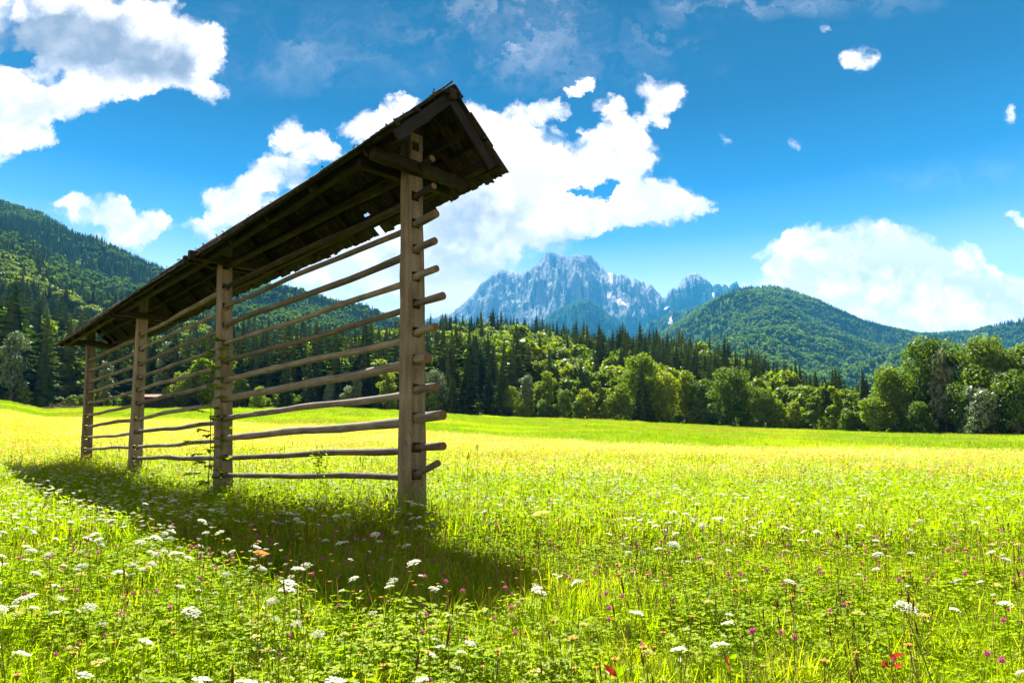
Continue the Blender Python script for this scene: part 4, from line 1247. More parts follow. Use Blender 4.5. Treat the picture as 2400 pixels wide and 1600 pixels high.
W1 = simple_mat("white_petals", (0.82, 0.82, 0.74), (0.62, 0.64, 0.48), 200, trans=.35)
W2 = simple_mat("cream_petals", (0.75, 0.66, 0.28), (0.55, 0.50, 0.14), 200, trans=.35)
YL = simple_mat("yellow_petals", (0.75, 0.52, 0.02), (0.60, 0.42, 0.02), 200, trans=.35)
PK = simple_mat("clover_pink", (0.62, 0.16, 0.36), (0.42, 0.07, 0.22), 200, trans=.35)
TN = simple_mat("tan_seed_heads", (0.72, 0.40, 0.12), (0.50, 0.22, 0.05), 200, trans=.3)
BR = simple_mat("brown_buds", (0.16, 0.07, 0.025), (0.07, 0.03, 0.012), 200, trans=.1)
BL = simple_mat("violet_blue_petals", (0.28, 0.26, 0.80), (0.20, 0.16, 0.62), 200, trans=.35)
RD = simple_mat("red_dock_leaf", (0.45, 0.05, 0.02), (0.28, 0.03, 0.02), 30, trans=.4)

def blade(mb, base, ang, h, w_, lean, mi=0, seg=3, bend=1.0):
    dx, dy = math.cos(ang), math.sin(ang); px_, py_ = -dy, dx
    V = []
    tw = random.uniform(-.6, .6)
    for i in range(seg + 1):
        f = i / seg
        r_ = lean * (f ** (1 + bend)) * h
        z = h * f * (1 - .25 * lean * f)
        ww = w_ * (1 - f) ** .6 * (.6 + .9 * min(1, f * 3)) * .5
        a = tw * f; ox, oy = px_ * math.cos(a) - dx * math.sin(a), py_ * math.cos(a) + dx * 0 - dy * math.sin(a)
        c = (base[0] + dx * r_, base[1] + dy * r_, base[2] + z)
        if i < seg:
            V += [(c[0] - ox * ww, c[1] - oy * ww, c[2]), (c[0] + ox * ww, c[1] + oy * ww, c[2])]
        else: V.append(c)
    Fc = [(2 * i, 2 * i + 1, 2 * i + 3, 2 * i + 2) for i in range(seg - 1)] + [(2 * seg - 2, 2 * seg - 1, 2 * seg)]
    mb.add(V, Fc, mi, True)

def leaflet(mb, c, dirv_, up, L, w_, mi=0, fold=.2):
    """oval leaf folded along its midrib, 6 vertices"""
    d = np.array(dirv_, float); d /= np.linalg.norm(d); u_ = np.array(up, float)
    s_ = np.cross(d, u_); s_ /= np.linalg.norm(s_) + 1e-9; n_ = np.cross(s_, d)
    c = np.array(c, float)
    m1 = c + d * L * .35; m2 = c + d * L * .7; tip = c + d * L - n_ * L * .12
    V = [c, m1 + s_ * w_ * .5 + n_ * w_ * fold, m1 - s_ * w_ * .5 + n_ * w_ * fold, m2 + s_ * w_ * .42 + n_ * w_ * fold * .6, m2 - s_ * w_ * .42 + n_ * w_ * fold * .6, tip, m1, m2]
    mb.add(V, [(0, 1, 6), (0, 6, 2), (1, 3, 7, 6), (6, 7, 4, 2), (3, 5, 7), (7, 5, 4)], mi, True)

def tuft(n, rad, h0, h1, w_, dry=.05):
    mb = MB()
    for _ in range(n):
        a = random.uniform(0, 6.28); r_ = rad * math.sqrt(random.random())
        h = random.uniform(h0, h1)
        blade(mb, (r_ * math.cos(a), r_ * math.sin(a), 0), random.uniform(0, 6.28), h, w_ * random.uniform(.6, 1.4), random.uniform(.1, .75), 1 if random.random() < dry else 0, 3)
    return mb.mesh("grass_tuft", [G1, G4])
def herb(n, rad, h0, h1, L, wr=.55, tri=False):
    mb = MB()
    for _ in range(n):
        a = random.uniform(0, 6.28); r_ = rad * math.sqrt(random.random()); h = random.uniform(h0, h1)
        b_ = (r_ * math.cos(a), r_ * math.sin(a), 0)
        a2 = random.uniform(0, 6.28); ln = random.uniform(.05, .4) * h
        tip = (b_[0] + math.cos(a2) * ln, b_[1] + math.sin(a2) * ln, h)
        mb.tube([b_, ((b_[0] + tip[0]) / 2 + random.uniform(-.01, .01), (b_[1] + tip[1]) / 2, h * .55), tip], [.0013, .0011, .0008], 3, 0, False)
        l_ = L * random.uniform(.6, 1.3)
        if tri:
            for k in range(3):
                aa = a2 + (k - 1) * 1.9 + random.uniform(-.3, .3)
                leaflet(mb, tip, (math.cos(aa), math.sin(aa), random.uniform(-.1, .5)), (0, 0, 1), l_, l_ * wr, 0)
        else:
            for k in range(3):
                f = .4 + .3 * k; aa = random.uniform(0, 6.28)
                c = (b_[0] * (1 - f) + tip[0] * f, b_[1] * (1 - f) + tip[1] * f, h * f)
                leaflet(mb, c, (math.cos(aa), math.sin(aa), random.uniform(.2, 1.2)), (0, 0, 1), l_ * (1.2 - .2 * k), l_ * wr * .7, 0)
    return mb.mesh("herb", [G2])
def fern_leaf(n, rad, h):
    mb = MB()
    for _ in range(n):
        a = random.uniform(0, 6.28); L = random.uniform(.6, 1.1) * h; el = random.uniform(.5, 1.3)
        d = np.array([math.cos(a) * math.cos(el), math.sin(a) * math.cos(el), math.sin(el)])
        s_ = np.array([-math.sin(a), math.cos(a), 0]); b_ = np.array([random.uniform(-rad, rad), random.uniform(-rad, rad), 0])
        for k in range(9):
            f = .25 + .75 * k / 9; c = b_ + d * L * f + np.array([0, 0, -.25 * L * f * f])
            for sg in (-1, 1):
                l_ = L * .28 * (1.1 - f)
                leaflet(mb, c, s_ * sg + d * .6, (0, 0, 1), l_, l_ * .5, 0)
        mb.tube([b_, b_ + d * L * .5 + np.array([0, 0, -.06 * L]), b_ + d * L + np.array([0, 0, -.25 * L])], [.0014, .001, .0006], 3, 0, False)
    return mb.mesh("feathery_leaf", [G2])
def spike(n):
    mb = MB()
    for _ in range(n):
        b_ = (random.uniform(-.08, .08), random.uniform(-.08, .08), 0); h = random.uniform(.32, .55)
        tx_, ty2 = b_[0] + random.uniform(-.06, .06), b_[1] + random.uniform(-.06, .06)
        mb.tube([b_, ((b_[0] + tx_) / 2, (b_[1] + ty2) / 2, h * .5), (tx_, ty2, h)], [.001, .0009, .0007], 3, 0, False)
        mb.tube([(tx_, ty2, h - .018), (tx_, ty2, h - .004), (tx_, ty2, h + .012)], [.0014, .0024, .001], 5, 1, True)
    return mb.mesh("brown_spike", [G4, BR])
NEAR = [tuft(64, .09, .06, .22, .0038), tuft(60, .10, .05, .19, .0042), tuft(40, .08, .12, .30, .0036, .12),      # 0-2
        herb(22, .09, .06, .20, .021, .55), herb(28, .1, .05, .18, .014, .95, True), herb(12, .09, .05, .2, .045, .28),  # 3-5
        fern_leaf(9, .05, .15), spike(2), herb(24, .09, .08, .24, .015, .9, True)]                                # 6-8
def midpatch(n, rad, h0, h1, w_, leaves, dry=.1):
    mb = MB()
    for _ in range(n):
        a = random.uniform(0, 6.28); r_ = rad * math.sqrt(random.random())
        blade(mb, (r_ * math.cos(a), r_ * math.sin(a), 0), random.uniform(0, 6.28), random.uniform(h0, h1), w_ * random.uniform(.6, 1.4), random.uniform(.1, .7), 1 if random.random() < dry else 0, 2)
    for _ in range(leaves):
        a = random.uniform(0, 6.28); r_ = rad * math.sqrt(random.random()); aa = random.uniform(0, 6.28)
        leaflet(mb, (r_ * math.cos(a), r_ * math.sin(a), random.uniform(.1, h1 * .9)), (math.cos(aa), math.sin(aa), random.uniform(0, 1)), (0, 0, 1), random.uniform(.03, .06), .03, 2)
    return mb.mesh("sward_patch", [G1, G4, G2])
MID = [midpatch(70, .22, .12, .36, .008, 26), midpatch(60, .22, .15, .42, .008, 18, .2), midpatch(50, .22, .1, .3, .008, 50)]
def farpatch(n, rad, h0, h1, w_, m_=None, dots=0, dm=None):
    mb = MB()
    for _ in range(n):
        a = random.uniform(0, 6.28); r_ = rad * math.sqrt(random.random()); h = random.uniform(h0, h1)
        x, y = r_ * math.cos(a), r_ * math.sin(a); aa = random.uniform(0, 6.28); l_ = h * random.uniform(.1, .6)
        mb.add([(x - math.sin(aa) * w_, y + math.cos(aa) * w_, 0), (x + math.sin(aa) * w_, y - math.cos(aa) * w_, 0), (x + math.cos(aa) * l_, y + math.sin(aa) * l_, h)], [(0, 1, 2)], 0)
    for _ in range(dots):
        a = random.uniform(0, 6.28); r_ = rad * math.sqrt(random.random()); z = random.uniform(h0, h1 * 1.05); w2 = random.uniform(.012, .03)
        x, y = r_ * math.cos(a), r_ * math.sin(a)
        mb.add([(x - w2, y, z), (x, y - w2, z + .004), (x + w2, y, z), (x, y + w2, z + .012)], [(0, 1, 2, 3)], 1)
    return mb.mesh("far_sward", [m_ or G3, dm or YL])
FAR = [farpatch(170, .7, .10, .26, .014), farpatch(170, .7, .08, .22, .014), farpatch(150, .7, .1, .3, .014, dots=14, dm=W2), farpatch(130, .6, .2, .45, .012, G1, 26, YL), farpatch(130, .6, .2, .42, .012, G1, 45, W2), farpatch(130, .6, .2, .42, .012, G1, 45, TN), farpatch(130, .6, .2, .42, .012, G5, 25, TN)]

def umbel(r, h, rays, lod=0, m_=0, tilt=.15, lean=.05, dome=.25):
    """flat-topped umbel: stem, rays and small flower clusters"""
    hb = MB(); sb = MB()
    tx_, ty2 = random.uniform(-lean, lean), random.uniform(-lean, lean)
    top = np.array([tx_, ty2, h])
    nrm = np.array([random.uniform(-tilt, tilt), random.uniform(-tilt, tilt), 1.0]); nrm /= np.linalg.norm(nrm)
    ax = np.cross(nrm, [0, 1, .1]); ax /= np.linalg.norm(ax); ay = np.cross(nrm, ax)
    fork = top - nrm * r * .9
    sb.tube([(0, 0, 0), (tx_ * .4, ty2 * .4, h * .5), fork], [.0022, .0018, .0014], 4, 0, False)
    for i in range(rays):
        rr = r * math.sqrt((i + .5) / rays) * random.uniform(.9, 1.05); a = i * 2.399 + random.uniform(-.2, .2)
        c = top + ax * rr * math.cos(a) + ay * rr * math.sin(a) - nrm * (dome * rr * rr / r) + nrm * random.uniform(-.002, .002)
        if lod == 0: sb.tube([fork, c - nrm * .004], [.0007, .0005], 3, 0, False)
        cr = r * .26 * random.uniform(.75, 1.2)
        k = 6 if lod == 0 else 5
        if lod == 0:
            for j in range(7):
                cc = c + (ax * math.cos(j * 2.4) + ay * math.sin(j * 2.4)) * cr * math.sqrt(j / 7) + nrm * random.uniform(-.0015, .0025)
                fr = cr * .42
                a0 = random.uniform(0, 1)
                V = [cc + nrm * .001] + [cc + (ax * math.cos(a0 + q * 6.283 / 5) + ay * math.sin(a0 + q * 6.283 / 5)) * fr * random.uniform(.8, 1.2) - nrm * random.uniform(0, .0015) for q in range(5)]
                hb.add(V, [(0, 1 + q, 1 + (q + 1) % 5) for q in range(5)], 0)
        else:
            V = [c + nrm * .003] + [c + (ax * math.cos(q * 6.283 / k) + ay * math.sin(q * 6.283 / k)) * cr * random.uniform(.8, 1.3) for q in range(k)] + [c - nrm * .004]
            hb.add(V, [(0, 1 + q, 1 + (q + 1) % k) for q in range(k)] + [(k + 1, 1 + (q + 1) % k, 1 + q) for q in range(k)], 0)
    # a few feathery stem leaves
    for q in range(3):
        z = h * random.uniform(.15, .6); a = random.uniform(0, 6.28)
        for j in range(4):
            leaflet(sb, (tx_ * z / h + math.cos(a) * .012 * j, ty2 * z / h + math.sin(a) * .012 * j, z + .008 * j), (math.cos(a + (j % 2 - .5) * 1.4), math.sin(a + (j % 2 - .5) * 1.4), .4), (0, 0, 1), .022, .009, 0)
    return hb, sb
def ballflower(r, h, n, mt, elong=1.0):
    hb = MB(); sb = MB()
    tx_, ty2 = random.uniform(-.05, .05), random.uniform(-.05, .05)
    sb.tube([(0, 0, 0), (tx_ * .3, ty2 * .3, h * .5), (tx_, ty2, h)], [.0016, .0014, .0011], 4, 0, False)
    for i in range(n):
        z = 1 - 2 * (i + .5) / n; a = i * 2.399; s_ = math.sqrt(1 - z * z)
        d = np.array([s_ * math.cos(a), s_ * math.sin(a), z]); c = np.array([tx_, ty2, h + r * .6])
        t1 = np.cross(d, [.3, .2, 1]); t1 /= np.linalg.norm(t1); w2 = r * .34
        tip = c + d * np.array([1, 1, elong]) * r * random.uniform(.9, 1.15) + np.array([0, 0, r * .15])
        b2 = c + d * r * .35
        hb.add([b2 - t1 * w2 * .5, b2 + t1 * w2 * .5, tip + t1 * w2 * .5, tip - t1 * w2 * .5], [(0, 1, 2, 3)], 0)
        hb.add([b2 - np.cross(d, t1) * w2 * .5, b2 + np.cross(d, t1) * w2 * .5, tip], [(0, 1, 2)], 0)
    for k in range(3):
        aa = random.uniform(0, 6.28); leaflet(sb, (tx_ * .7, ty2 * .7, h * random.uniform(.4, .93)), (math.cos(aa), math.sin(aa), .4), (0, 0, 1), .024, .012, 0)
    return hb, sb
def rayflower(r, h, mt, petals=12, cup=.5):
    hb = MB(); sb = MB()
    tx_, ty2 = random.uniform(-.05, .05), random.uniform(-.05, .05)
    sb.tube([(0, 0, 0), (tx_ * .3, ty2 * .3, h * .5), (tx_, ty2, h)], [.0015, .0012, .001], 4, 0, False)
    sb.tube([(tx_, ty2, h - r * .7), (tx_, ty2, h - r * .2), (tx_, ty2, h)], [.001, r * .35, r * .3], 5, 0, True)
    for L in range(2):
        for i in range(petals):
            a = 6.283 * i / petals + random.uniform(-.15, .15) + L * .3; rr = r * (1 - .35 * L) * random.uniform(.8, 1.1)
            d = np.array([math.cos(a), math.sin(a), cup * (.6 + L)]); d /= np.linalg.norm(d)
            leaflet(hb, (tx_, ty2, h), d, (0, 0, 1), rr, r * .38, 0)
    return hb, sb
def joined(hs_, stem_m, head_m):
    hb, sb = hs_
    mb = MB()
    for src, mi in ((sb, 0), (hb, 1)):
        off = mb.n
        for v_ in src.v: mb.v.append(v_)
        mb.f += [tuple(i + off for i in f_) for f_ in src.f]; mb.mi += [mi] * len(src.f); mb.sm += src.sm; mb.n += src.n
    return mb.mesh("flower", [stem_m, head_m])
def parts2(hs_, stem_m, head_m): return hs_[0].mesh("flower_head", [head_m]), hs_[1].mesh("stem", [stem_m])

FL = []   # kinds for the mass of flowers
for i in range(4): FL.append(joined(umbel(.017 + .003 * i, .37 + .02 * i, 11, 1), G2, W1))                 # 0-3 white umbels
for i in range(2): FL.append(joined(umbel(.018, .37, 10, 1, dome=.4), G2, W2))                            # 4-5 cream
for i in range(2): FL.append(joined(ballflower(.0105, .31, 18, PK), G2, PK))                                # 6-7 clover
for i in range(2): FL.append(joined(rayflower(.013, .35, TN, 8, .8), G4, TN))                              # 8-9 tan
for i in range(2): FL.append(joined(rayflower(.014, .36, YL, 9, .5), G2, YL))                              # 10-11 yellow
FL.append(joined(ballflower(.005, .30, 12, BR, 1.2), G4, BR))                                              # 12 brown
FL.append(joined(rayflower(.016, .3, BL, 7, .6), G2, BL))                                                  # 13 blue

def field(spac, y0, y1, xm=1.8):
    n = int(.5 * (y1 ** 2 - y0 ** 2) * 1.56 / spac ** 2 + (y1 - y0) * 2 * xm / spac ** 2)
    y = rng.uniform(y0, y1, n * 2); hw = .78 * y + xm
    k = rng.random(n * 2) < hw / (.78 * y1 + xm); y = y[k][:n]; hw = hw[k][:n]
    x = rng.uniform(-1, 1, len(y)) * hw
    return x, y
def clear_of_posts(x, y, r=.13):
    k = np.ones(len(x), bool)
    for p in PB: k &= np.hypot(x - p.x, y - p.y) > r
    return k
def lay(name, x, y, kinds, s0, s1, meshes, label, sink=.0, tilt=.12):
    z = ground(x, y) - sink
    k = (np.hypot(x, y) > .75)
    x, y, z = x[k], y[k], z[k]; kinds = kinds[k]
    n = len(x)
    rt = np.column_stack([rng.uniform(-tilt, tilt, n), rng.uniform(-tilt, tilt, n), rng.uniform(0, 6.28, n)])
    s_ = rng.uniform(s0, s1, n)
    o = scatter(name, np.column_stack([x, y, z]), rt, np.column_stack([s_, s_, s_ * rng.uniform(.85, 1.15, n)]), kinds, source(name + "_kinds", meshes))
    setp(o, label, kind='stuff'); print(name, n)
zone_far = lambda x, y: np.interp(1200 + F * x / np.maximum(y, 1), [-200, 0, 450, 620, 1000, 1500, 2400, 2700], [80, 78, 70, 58, 48, 38, 33, 33])

x, y = field(.054, -.3, 6.5); k = clear_of_posts(x, y); x, y = x[k], y[k]
pn_ = fbm(x * .9 + 5, y * .9 + 5, 3)
kk = np.where(rng.random(len(x)) < np.clip((pn_ - .34) * 2.8, .15, .9), rng.choice([0, 1, 2, 0, 1, 0, 1, 2, 0, 1, 7], len(x)), rng.choice([3, 4, 5, 6, 8, 8, 4, 3], len(x)))
lay("meadow_grass_and_herbs", x, y, kk, .75, 1.25, NEAR, "dense grass, clover and herb leaves of the near meadow", tilt=.2)
x, y = field(.125, 6.2, 15); k = clear_of_posts(x, y); x, y = x[k], y[k]
pn_ = fbm(x * .9 + 5, y * .9 + 5, 3)
kk = np.where(rng.random(len(x)) < .35, rng.integers(0, 9, len(x)), 9 + rng.choice([0, 0, 1, 2], len(x)))
lay("mid_meadow_grass", x, y, kk, .85, 1.3, NEAR + MID, "flowering meadow grass around the hayrack", tilt=.15)
x, y = field(.25, 14.5, 82); zf = zone_far(x, y); k = (y < zf * rng.uniform(.93, 1.0, len(y))) & (rng.random(len(y)) < np.clip(40 / y, .35, 1)); x, y = x[k], y[k]
kk = np.where(rng.random(len(x)) < np.clip((34 - y) / 16, 0.25, .85), rng.integers(0, 3, len(x)), 3 + np.where(rng.random(len(x)) < np.interp(x / y, [-.8, -.4, 0, .8], [.45, .55, .6, .6]), 1, np.where(rng.random(len(x)) < np.interp(x / y, [-.8, -.4, 0, .8], [.6, .4, .15, .1]), 0, rng.integers(2, 4, len(x)))))
lay("tall_flowering_sward", x, y, kk, 1.0, 1.5, MID + FAR[3:7], "tall yellowish flowering grass beyond the hayrack")
x, y = field(.85, 28, 156); zf = zone_far(x, y); ye, _ = edge(1200 + F * x / y); k = (y > zf - 1) & (y < ye + 3); x, y = x[k], y[k]
pn_ = fbm(x * .05, y * .16 + 3, 4)
kk = np.where(pn_ + rng.uniform(-.12, .12, len(x)) > .74, 3, rng.choice([0, 1, 0, 1, 2], len(x)))
lay("mown_field_grass", x, y, kk, .9, 1.4, FAR[:3] + [farpatch(150, .7, .12, .34, .014, G5)], "short bright green grass of the far field")
# rank weeds along the foot of the hayrack
s_ = rng.uniform(-1.2, 16, 520); w_ = rng.normal(0, .32, 520)
x = PB[0].x + A0.x * s_ + B0.x * w_; y = PB[0].y + A0.y * s_ + B0.y * w_; k = clear_of_posts(x, y, .17); x, y = x[k], y[k]
pw = [(p, 26 if i == 0 else 16) for i, p in enumerate(PB)]
wx = np.concatenate([p.x + rng.normal(.06, .26, n_) for p, n_ in pw]); wy = np.concatenate([p.y - np.abs(rng.normal(.1, .22, n_)) for p, n_ in pw])
kx = clear_of_posts(wx, wy, .15); x = np.concatenate([x, wx[kx]]); y = np.concatenate([y, wy[kx]])
lay("weeds_under_hayrack", x, y, rng.choice([2, 2, 2, 3, 5, 6, 7, 8], len(x)), 1.3, 2.2, NEAR, "taller weeds and grass along the foot of the hayrack", tilt=.2)

# ---- flowers: where each kind grows
def dens(x, y, kind):
    c = x / np.maximum(y, .5)
    cl = fbm(x * .6 + kind * 13, y * .6 + kind * 7, 3)
    pat = np.clip(.45 + (cl - .38) * 4, .25, 1.9)
    if kind == 0: return pat * np.interp(y, [1, 3, 5, 8, 12, 20, 45, 60], [14, 15, 13, 16, 24, 24, 12, 5]) * np.where((c > -.05) & (y < 5), .5, 1) * np.where((c < -.42) & (y > 3.5) & (y < 16), 2.2, 1)
    if kind == 1: return pat * np.interp(y, [1, 6, 12, 30, 60], [4, 5, 10, 12, 6])
    if kind == 2: return pat * np.interp(y, [1, 3, 7, 14, 20], [5, 9, 14, 6, 0])
    if kind == 3: return pat * np.interp(y, [1, 3, 6, 12, 20], [20, 20, 15, 9, 3]) * np.where(c < -.1, .5, 1)
    if kind == 4: return pat * np.interp(y, [1, 6, 12, 30, 60], [.6, 2.5, 8, 18, 14]) * np.interp(c, [-.8, -.3, .2, .8], [2, 1.2, .7, .9])
    if kind == 5: return pat * np.interp(y, [1, 5, 12, 18], [2.0, 2.5, 2, 0])
    if kind == 6: return pat * np.interp(y, [1, 5, 12, 18], [.2, .3, .5, .2])
TALL = [tuft(26, .10, .30, .62, .0042, .45), tuft(22, .09, .25, .52, .005, .2), herb(26, .10, .2, .52, .030, .5), herb(22, .09, .2, .6, .045, .35)]
tn = 190
s_ = np.concatenate([rng.uniform(-1.0, 16, tn), rng.normal(0, .25, 26), rng.normal((PB[1] - PB[0]).length, .3, 24), rng.normal((PB[2] - PB[0]).length, .3, 16), rng.normal((PB[3] - PB[0]).length, .3, 14)])
w_ = np.concatenate([rng.normal(0, .3, tn), rng.normal(-.05, .25, 80)])
x = PB[0].x + A0.x * s_ + B0.x * w_; y = PB[0].y + A0.y * s_ + B0.y * w_; k = clear_of_posts(x, y, .15); x, y = x[k], y[k]
lay("tall_weeds_by_posts", x, y, rng.integers(0, 4, len(x)), .8, 1.25, TALL, "tall weeds and dry grass crowding the posts of the hayrack", tilt=.15)
FK = [((0, 1, 2, 3), 0), ((4, 5), 1), ((6, 7), 2), ((8, 9), 3), ((10, 11), 4), ((12,), 5), ((13,), 6)]
FXY = []
SPF = .17
for kinds_, kd in FK:
    x, y = field(SPF, .9, 78, 1.5)
    zf = zone_far(x, y)
    d = dens(x, y, kd) * SPF ** 2
    k = (rng.random(len(x)) < d) & (y < zf) & (np.hypot(x, y) > 1.45) & clear_of_posts(x, y, .2)
    # very near plants would block the lens
    x, y = x[k], y[k]
    FXY.append(np.column_stack([x, y, rng.choice(kinds_, len(x))]))
    print("flowers", kd, len(x))
# individuals: the largest in view of each kind
GR = {0: ("umbel_flower", "white flat-topped umbel flower on a thin green stem in the meadow", "flower", "white umbel flowers in the meadow", 290),
      1: ("faded_umbel", "cream-yellow fading umbel flower on a thin green stem in the meadow", "flower", "cream umbel flowers in the meadow", 150),
      2: ("clover_flower", "pink round clover flower head on a short green stem in the meadow", "flower", "pink clover flowers in the meadow", 200),
      3: ("hawkbit_flower", "orange-tan withering flower head on a thin dry stem in the meadow", "flower", "orange-tan flower heads in the meadow", 290),
      4: ("yellow_flower", "small yellow flower on a thin green stem in the meadow", "flower", "yellow flowers in the meadow", 80),
      5: ("brown_bud", "dark brown plantain-like bud on a thin stem in the meadow", "flower", "brown buds in the meadow", 120),
      6: ("blue_flower", "violet-blue wild flower on a green stem in the meadow", "flower", "violet-blue flowers in the meadow", 20)}
HERO = {0: [parts2(umbel(.0135 + .0022 * i, .37 + .015 * i, 9 + 2 * i, 0, tilt=.35, dome=.15 + .08 * i, lean=.08), G2, W1) for i in range(6)],
        1: [parts2(umbel(.015 + .002 * i, .37, 14, 0, tilt=.3, dome=.5), G2, W2) for i in range(3)],
        2: [parts2(ballflower(.0088 + .001 * i, .29, 34, PK), G2, PK) for i in range(3)],
        3: [parts2(rayflower(.0105 + .001 * i, .33 + .015 * i, TN, 10, .9), G4, TN) for i in range(4)],
        4: [parts2(rayflower(.010, .35, YL, 12, .5), G2, YL) for i in range(2)],
        5: [parts2(ballflower(.0045, .34, 20, BR, 1.15), G4, BR) for i in range(2)],
        6: [parts2(rayflower(.013, .34, BL, 8, .5), G2, BL) for i in range(2)]}
def spot(px, py):
    c = ('at the left border', 'left of the nearest post', 'below the nearest post', 'right of the nearest post', 'toward the right', 'at the right border')[int(min(5, max(0, px / 400)))]
    r = ('in the middle distance', 'in the meadow', 'in the near meadow', 'in the foreground', 'at the lower edge')[int(min(4, max(0, (py - 1100) / 100)))]
    return r + ' ' + c
restP, restK = [], []
TMPK = {0: 0, 1: 4, 2: 6, 3: 8, 4: 10, 5: 12, 6: 13}
for kd, arr in enumerate(FXY):
    nm, lb, ct, gp, lim = GR[kd]
    z = ground(arr[:, 0], arr[:, 1])
    px_, py_ = proj(arr[:, 0], arr[:, 1], z + .33)
    invw = (px_ > -10) & (px_ < 2410) & (py_ < 1620)
    ii = np.where(invw)[0]; ii = ii[np.argsort(arr[ii, 1])][:lim]
    chosen = np.zeros(len(arr), bool); chosen[ii] = True
    for i in ii:
        hm, sm_ = random.choice(HERO[kd])
        s_ = random.uniform(.82, 1.22)
        x_, y_ = arr[i, 0], arr[i, 1]
        e = empty(nm, (x_, y_, float(z[i])))
        e.rotation_euler = (random.uniform(-.12, .12), random.uniform(-.12, .12), random.uniform(0, 6.28)); e.scale = (s_, s_, s_)
        setp(e, lb.replace('in the meadow', spot(px_[i], py_[i])).replace(' on a thin green stem', '').replace(' on a thin dry stem', '').replace(' on a short green stem', '').replace(' on a thin stem', '').replace(' on a green stem', ''), ct, gp)
        link("flower_head", hm, e); link("stem", sm_, e)
    restP.append(arr[~chosen, :2]); restK.append(arr[~chosen, 2])
P_ = np.concatenate(restP); K_ = np.concatenate(restK).astype(int)
lay("wildflowers", P_[:, 0], P_[:, 1], K_, .8, 1.2, FL, "masses of small white, yellow, pink and orange wildflowers across the meadow")

# ---- single plants the photograph singles out
def placed_plant(name, label, cat, px, py_top, Y, build):
    p = S(px, 1100, Y); p.z = gz(p.x, Y); h = S(px, py_top, Y).z - p.z
    e = empty(name, p); setp(e, label, cat)
    build(e, h); return e
def sapling(e, h):
    sb = MB(); lb_ = MB()
    pts = [(0, 0, 0), (.02, 0, h * .35), (-.015, .01, h * .7), (.01, 0, h)]
    sb.tube(pts, [.009, .007, .005, .003], 6, 0, False)
    for k in range(40):
        f = .15 + .85 * k / 40; a = k * 2.4; z = h * f
        L = (.24 + .12 * math.sin(k * 1.7)) * (1.15 - .6 * f) 
        c0 = np.array([0, 0, z]); d = np.array([math.cos(a), math.sin(a), .35 - .5 * (1 - f)])
        sb.tube([c0, c0 + d * L * .45, c0 + d * L * .8 - np.array([0, 0, .02])], [.0025, .002, .001], 3, 0, False)
        for q in range(3):
            c = c0 + d * L * (.35 + .25 * q); 
            for sg in (-1, 1): leaflet(lb_, c, d + np.array([-math.sin(a), math.cos(a), -.2]) * sg * .9, (0, 0, 1), .12, .07, 0)
        leaflet(lb_, c0 + d * L * .85, d + np.array([0, 0, -.3]), (0, 0, 1), .14, .08, 0)
    link("stem", sb.mesh("stem", [M_BARK]), e); link("leaves", lb_.mesh("leaves", [G2]), e)
placed_plant("sapling", "leafy green sapling growing against the second post of the hayrack", "sapling", 488, 795, 10.6, sapling)
def bentweed(e, h):
    sb = MB(); lb_ = MB()
    pts = [np.array(p) for p in [(.25, 0, 0), (.12, .02, h * .4), (.02, 0, h * .75), (-.04, 0, h * .95), (.04, 0, h)]]
    sb.tube(pts, [.006, .005, .004, .003, .002], 5, 0, False)
    for k in range(70):
        f = random.uniform(.35, 1); i = min(3, int(f * 4)); c = pts[i] * (1 - (f * 4 - i)) + pts[i + 1] * (f * 4 - i) if i < 4 else pts[4]
        c = c + rng.normal(0, .035, 3); a = random.uniform(0, 6.28)
        leaflet(lb_, c, (math.cos(a), math.sin(a), random.uniform(-.6, .2)), (0, 0, 1), .055, .038, 0)
    link("stem", sb.mesh("stem", [G4]), e); link("leaves", lb_.mesh("leaves", [G2]), e)
placed_plant("bent_weed", "dark leafy weed bending over below the lowest rail of the near bay", "weed", 748, 1062, 8.6, bentweed)
def bigumbel(r, rays, head_m, stem_m):
    def f(e, h):
        hm, sm_ = parts2(umbel(r, h - .0, rays, 0, tilt=.25, dome=.35, lean=.03), stem_m, head_m)
        link("flower_head", hm, e); link("stem", sm_, e)
    return f
placed_plant("umbel_flower", "large white umbel standing alone against the dark shadow of the hayrack", "flower", 664, 1378, 2.45, bigumbel(.030, 18, W1, G2))
placed_plant("umbel_flower", "white umbel with yellowing rim, upper right of the large lone one in the shadow", "flower", 709, 1358, 2.55, bigumbel(.030, 16, W1, G2))
placed_plant("umbel_flower", "white umbel, topmost of the pair rising from the hayrack's shadow", "flower", 710, 1328, 2.7, bigumbel(.025, 14, W1, G2))
placed_plant("seed_umbel", "withered tan seed umbel catching the sun inside the hayrack's shadow", "seed head", 618, 1290, 2.9, bigumbel(.034, 16, TN, G4))
placed_plant("tall_umbel", "tallest pale yellow flower head on a long bare stem right of the nearest post", "flower", 1257, 1198, 4.3, bigumbel(.055, 26, W2, G4))
placed_plant("blue_flower", "violet-blue flower in the grass just right of the nearest post", "flower", 1012, 1232, 4.6, lambda e, h: (lambda pr: (link("flower_head", pr[0], e), link("stem", pr[1], e)))(parts2(rayflower(.03, h, BL, 8, .5), G2, BL)))
placed_plant("blue_flower", "violet-blue flower in the shadow left of the nearest post", "flower", 779, 1222, 4.6, lambda e, h: (lambda pr: (link("flower_head", pr[0], e), link("stem", pr[1], e)))(parts2(rayflower(.028, h, BL, 8, .5), G2, BL)))
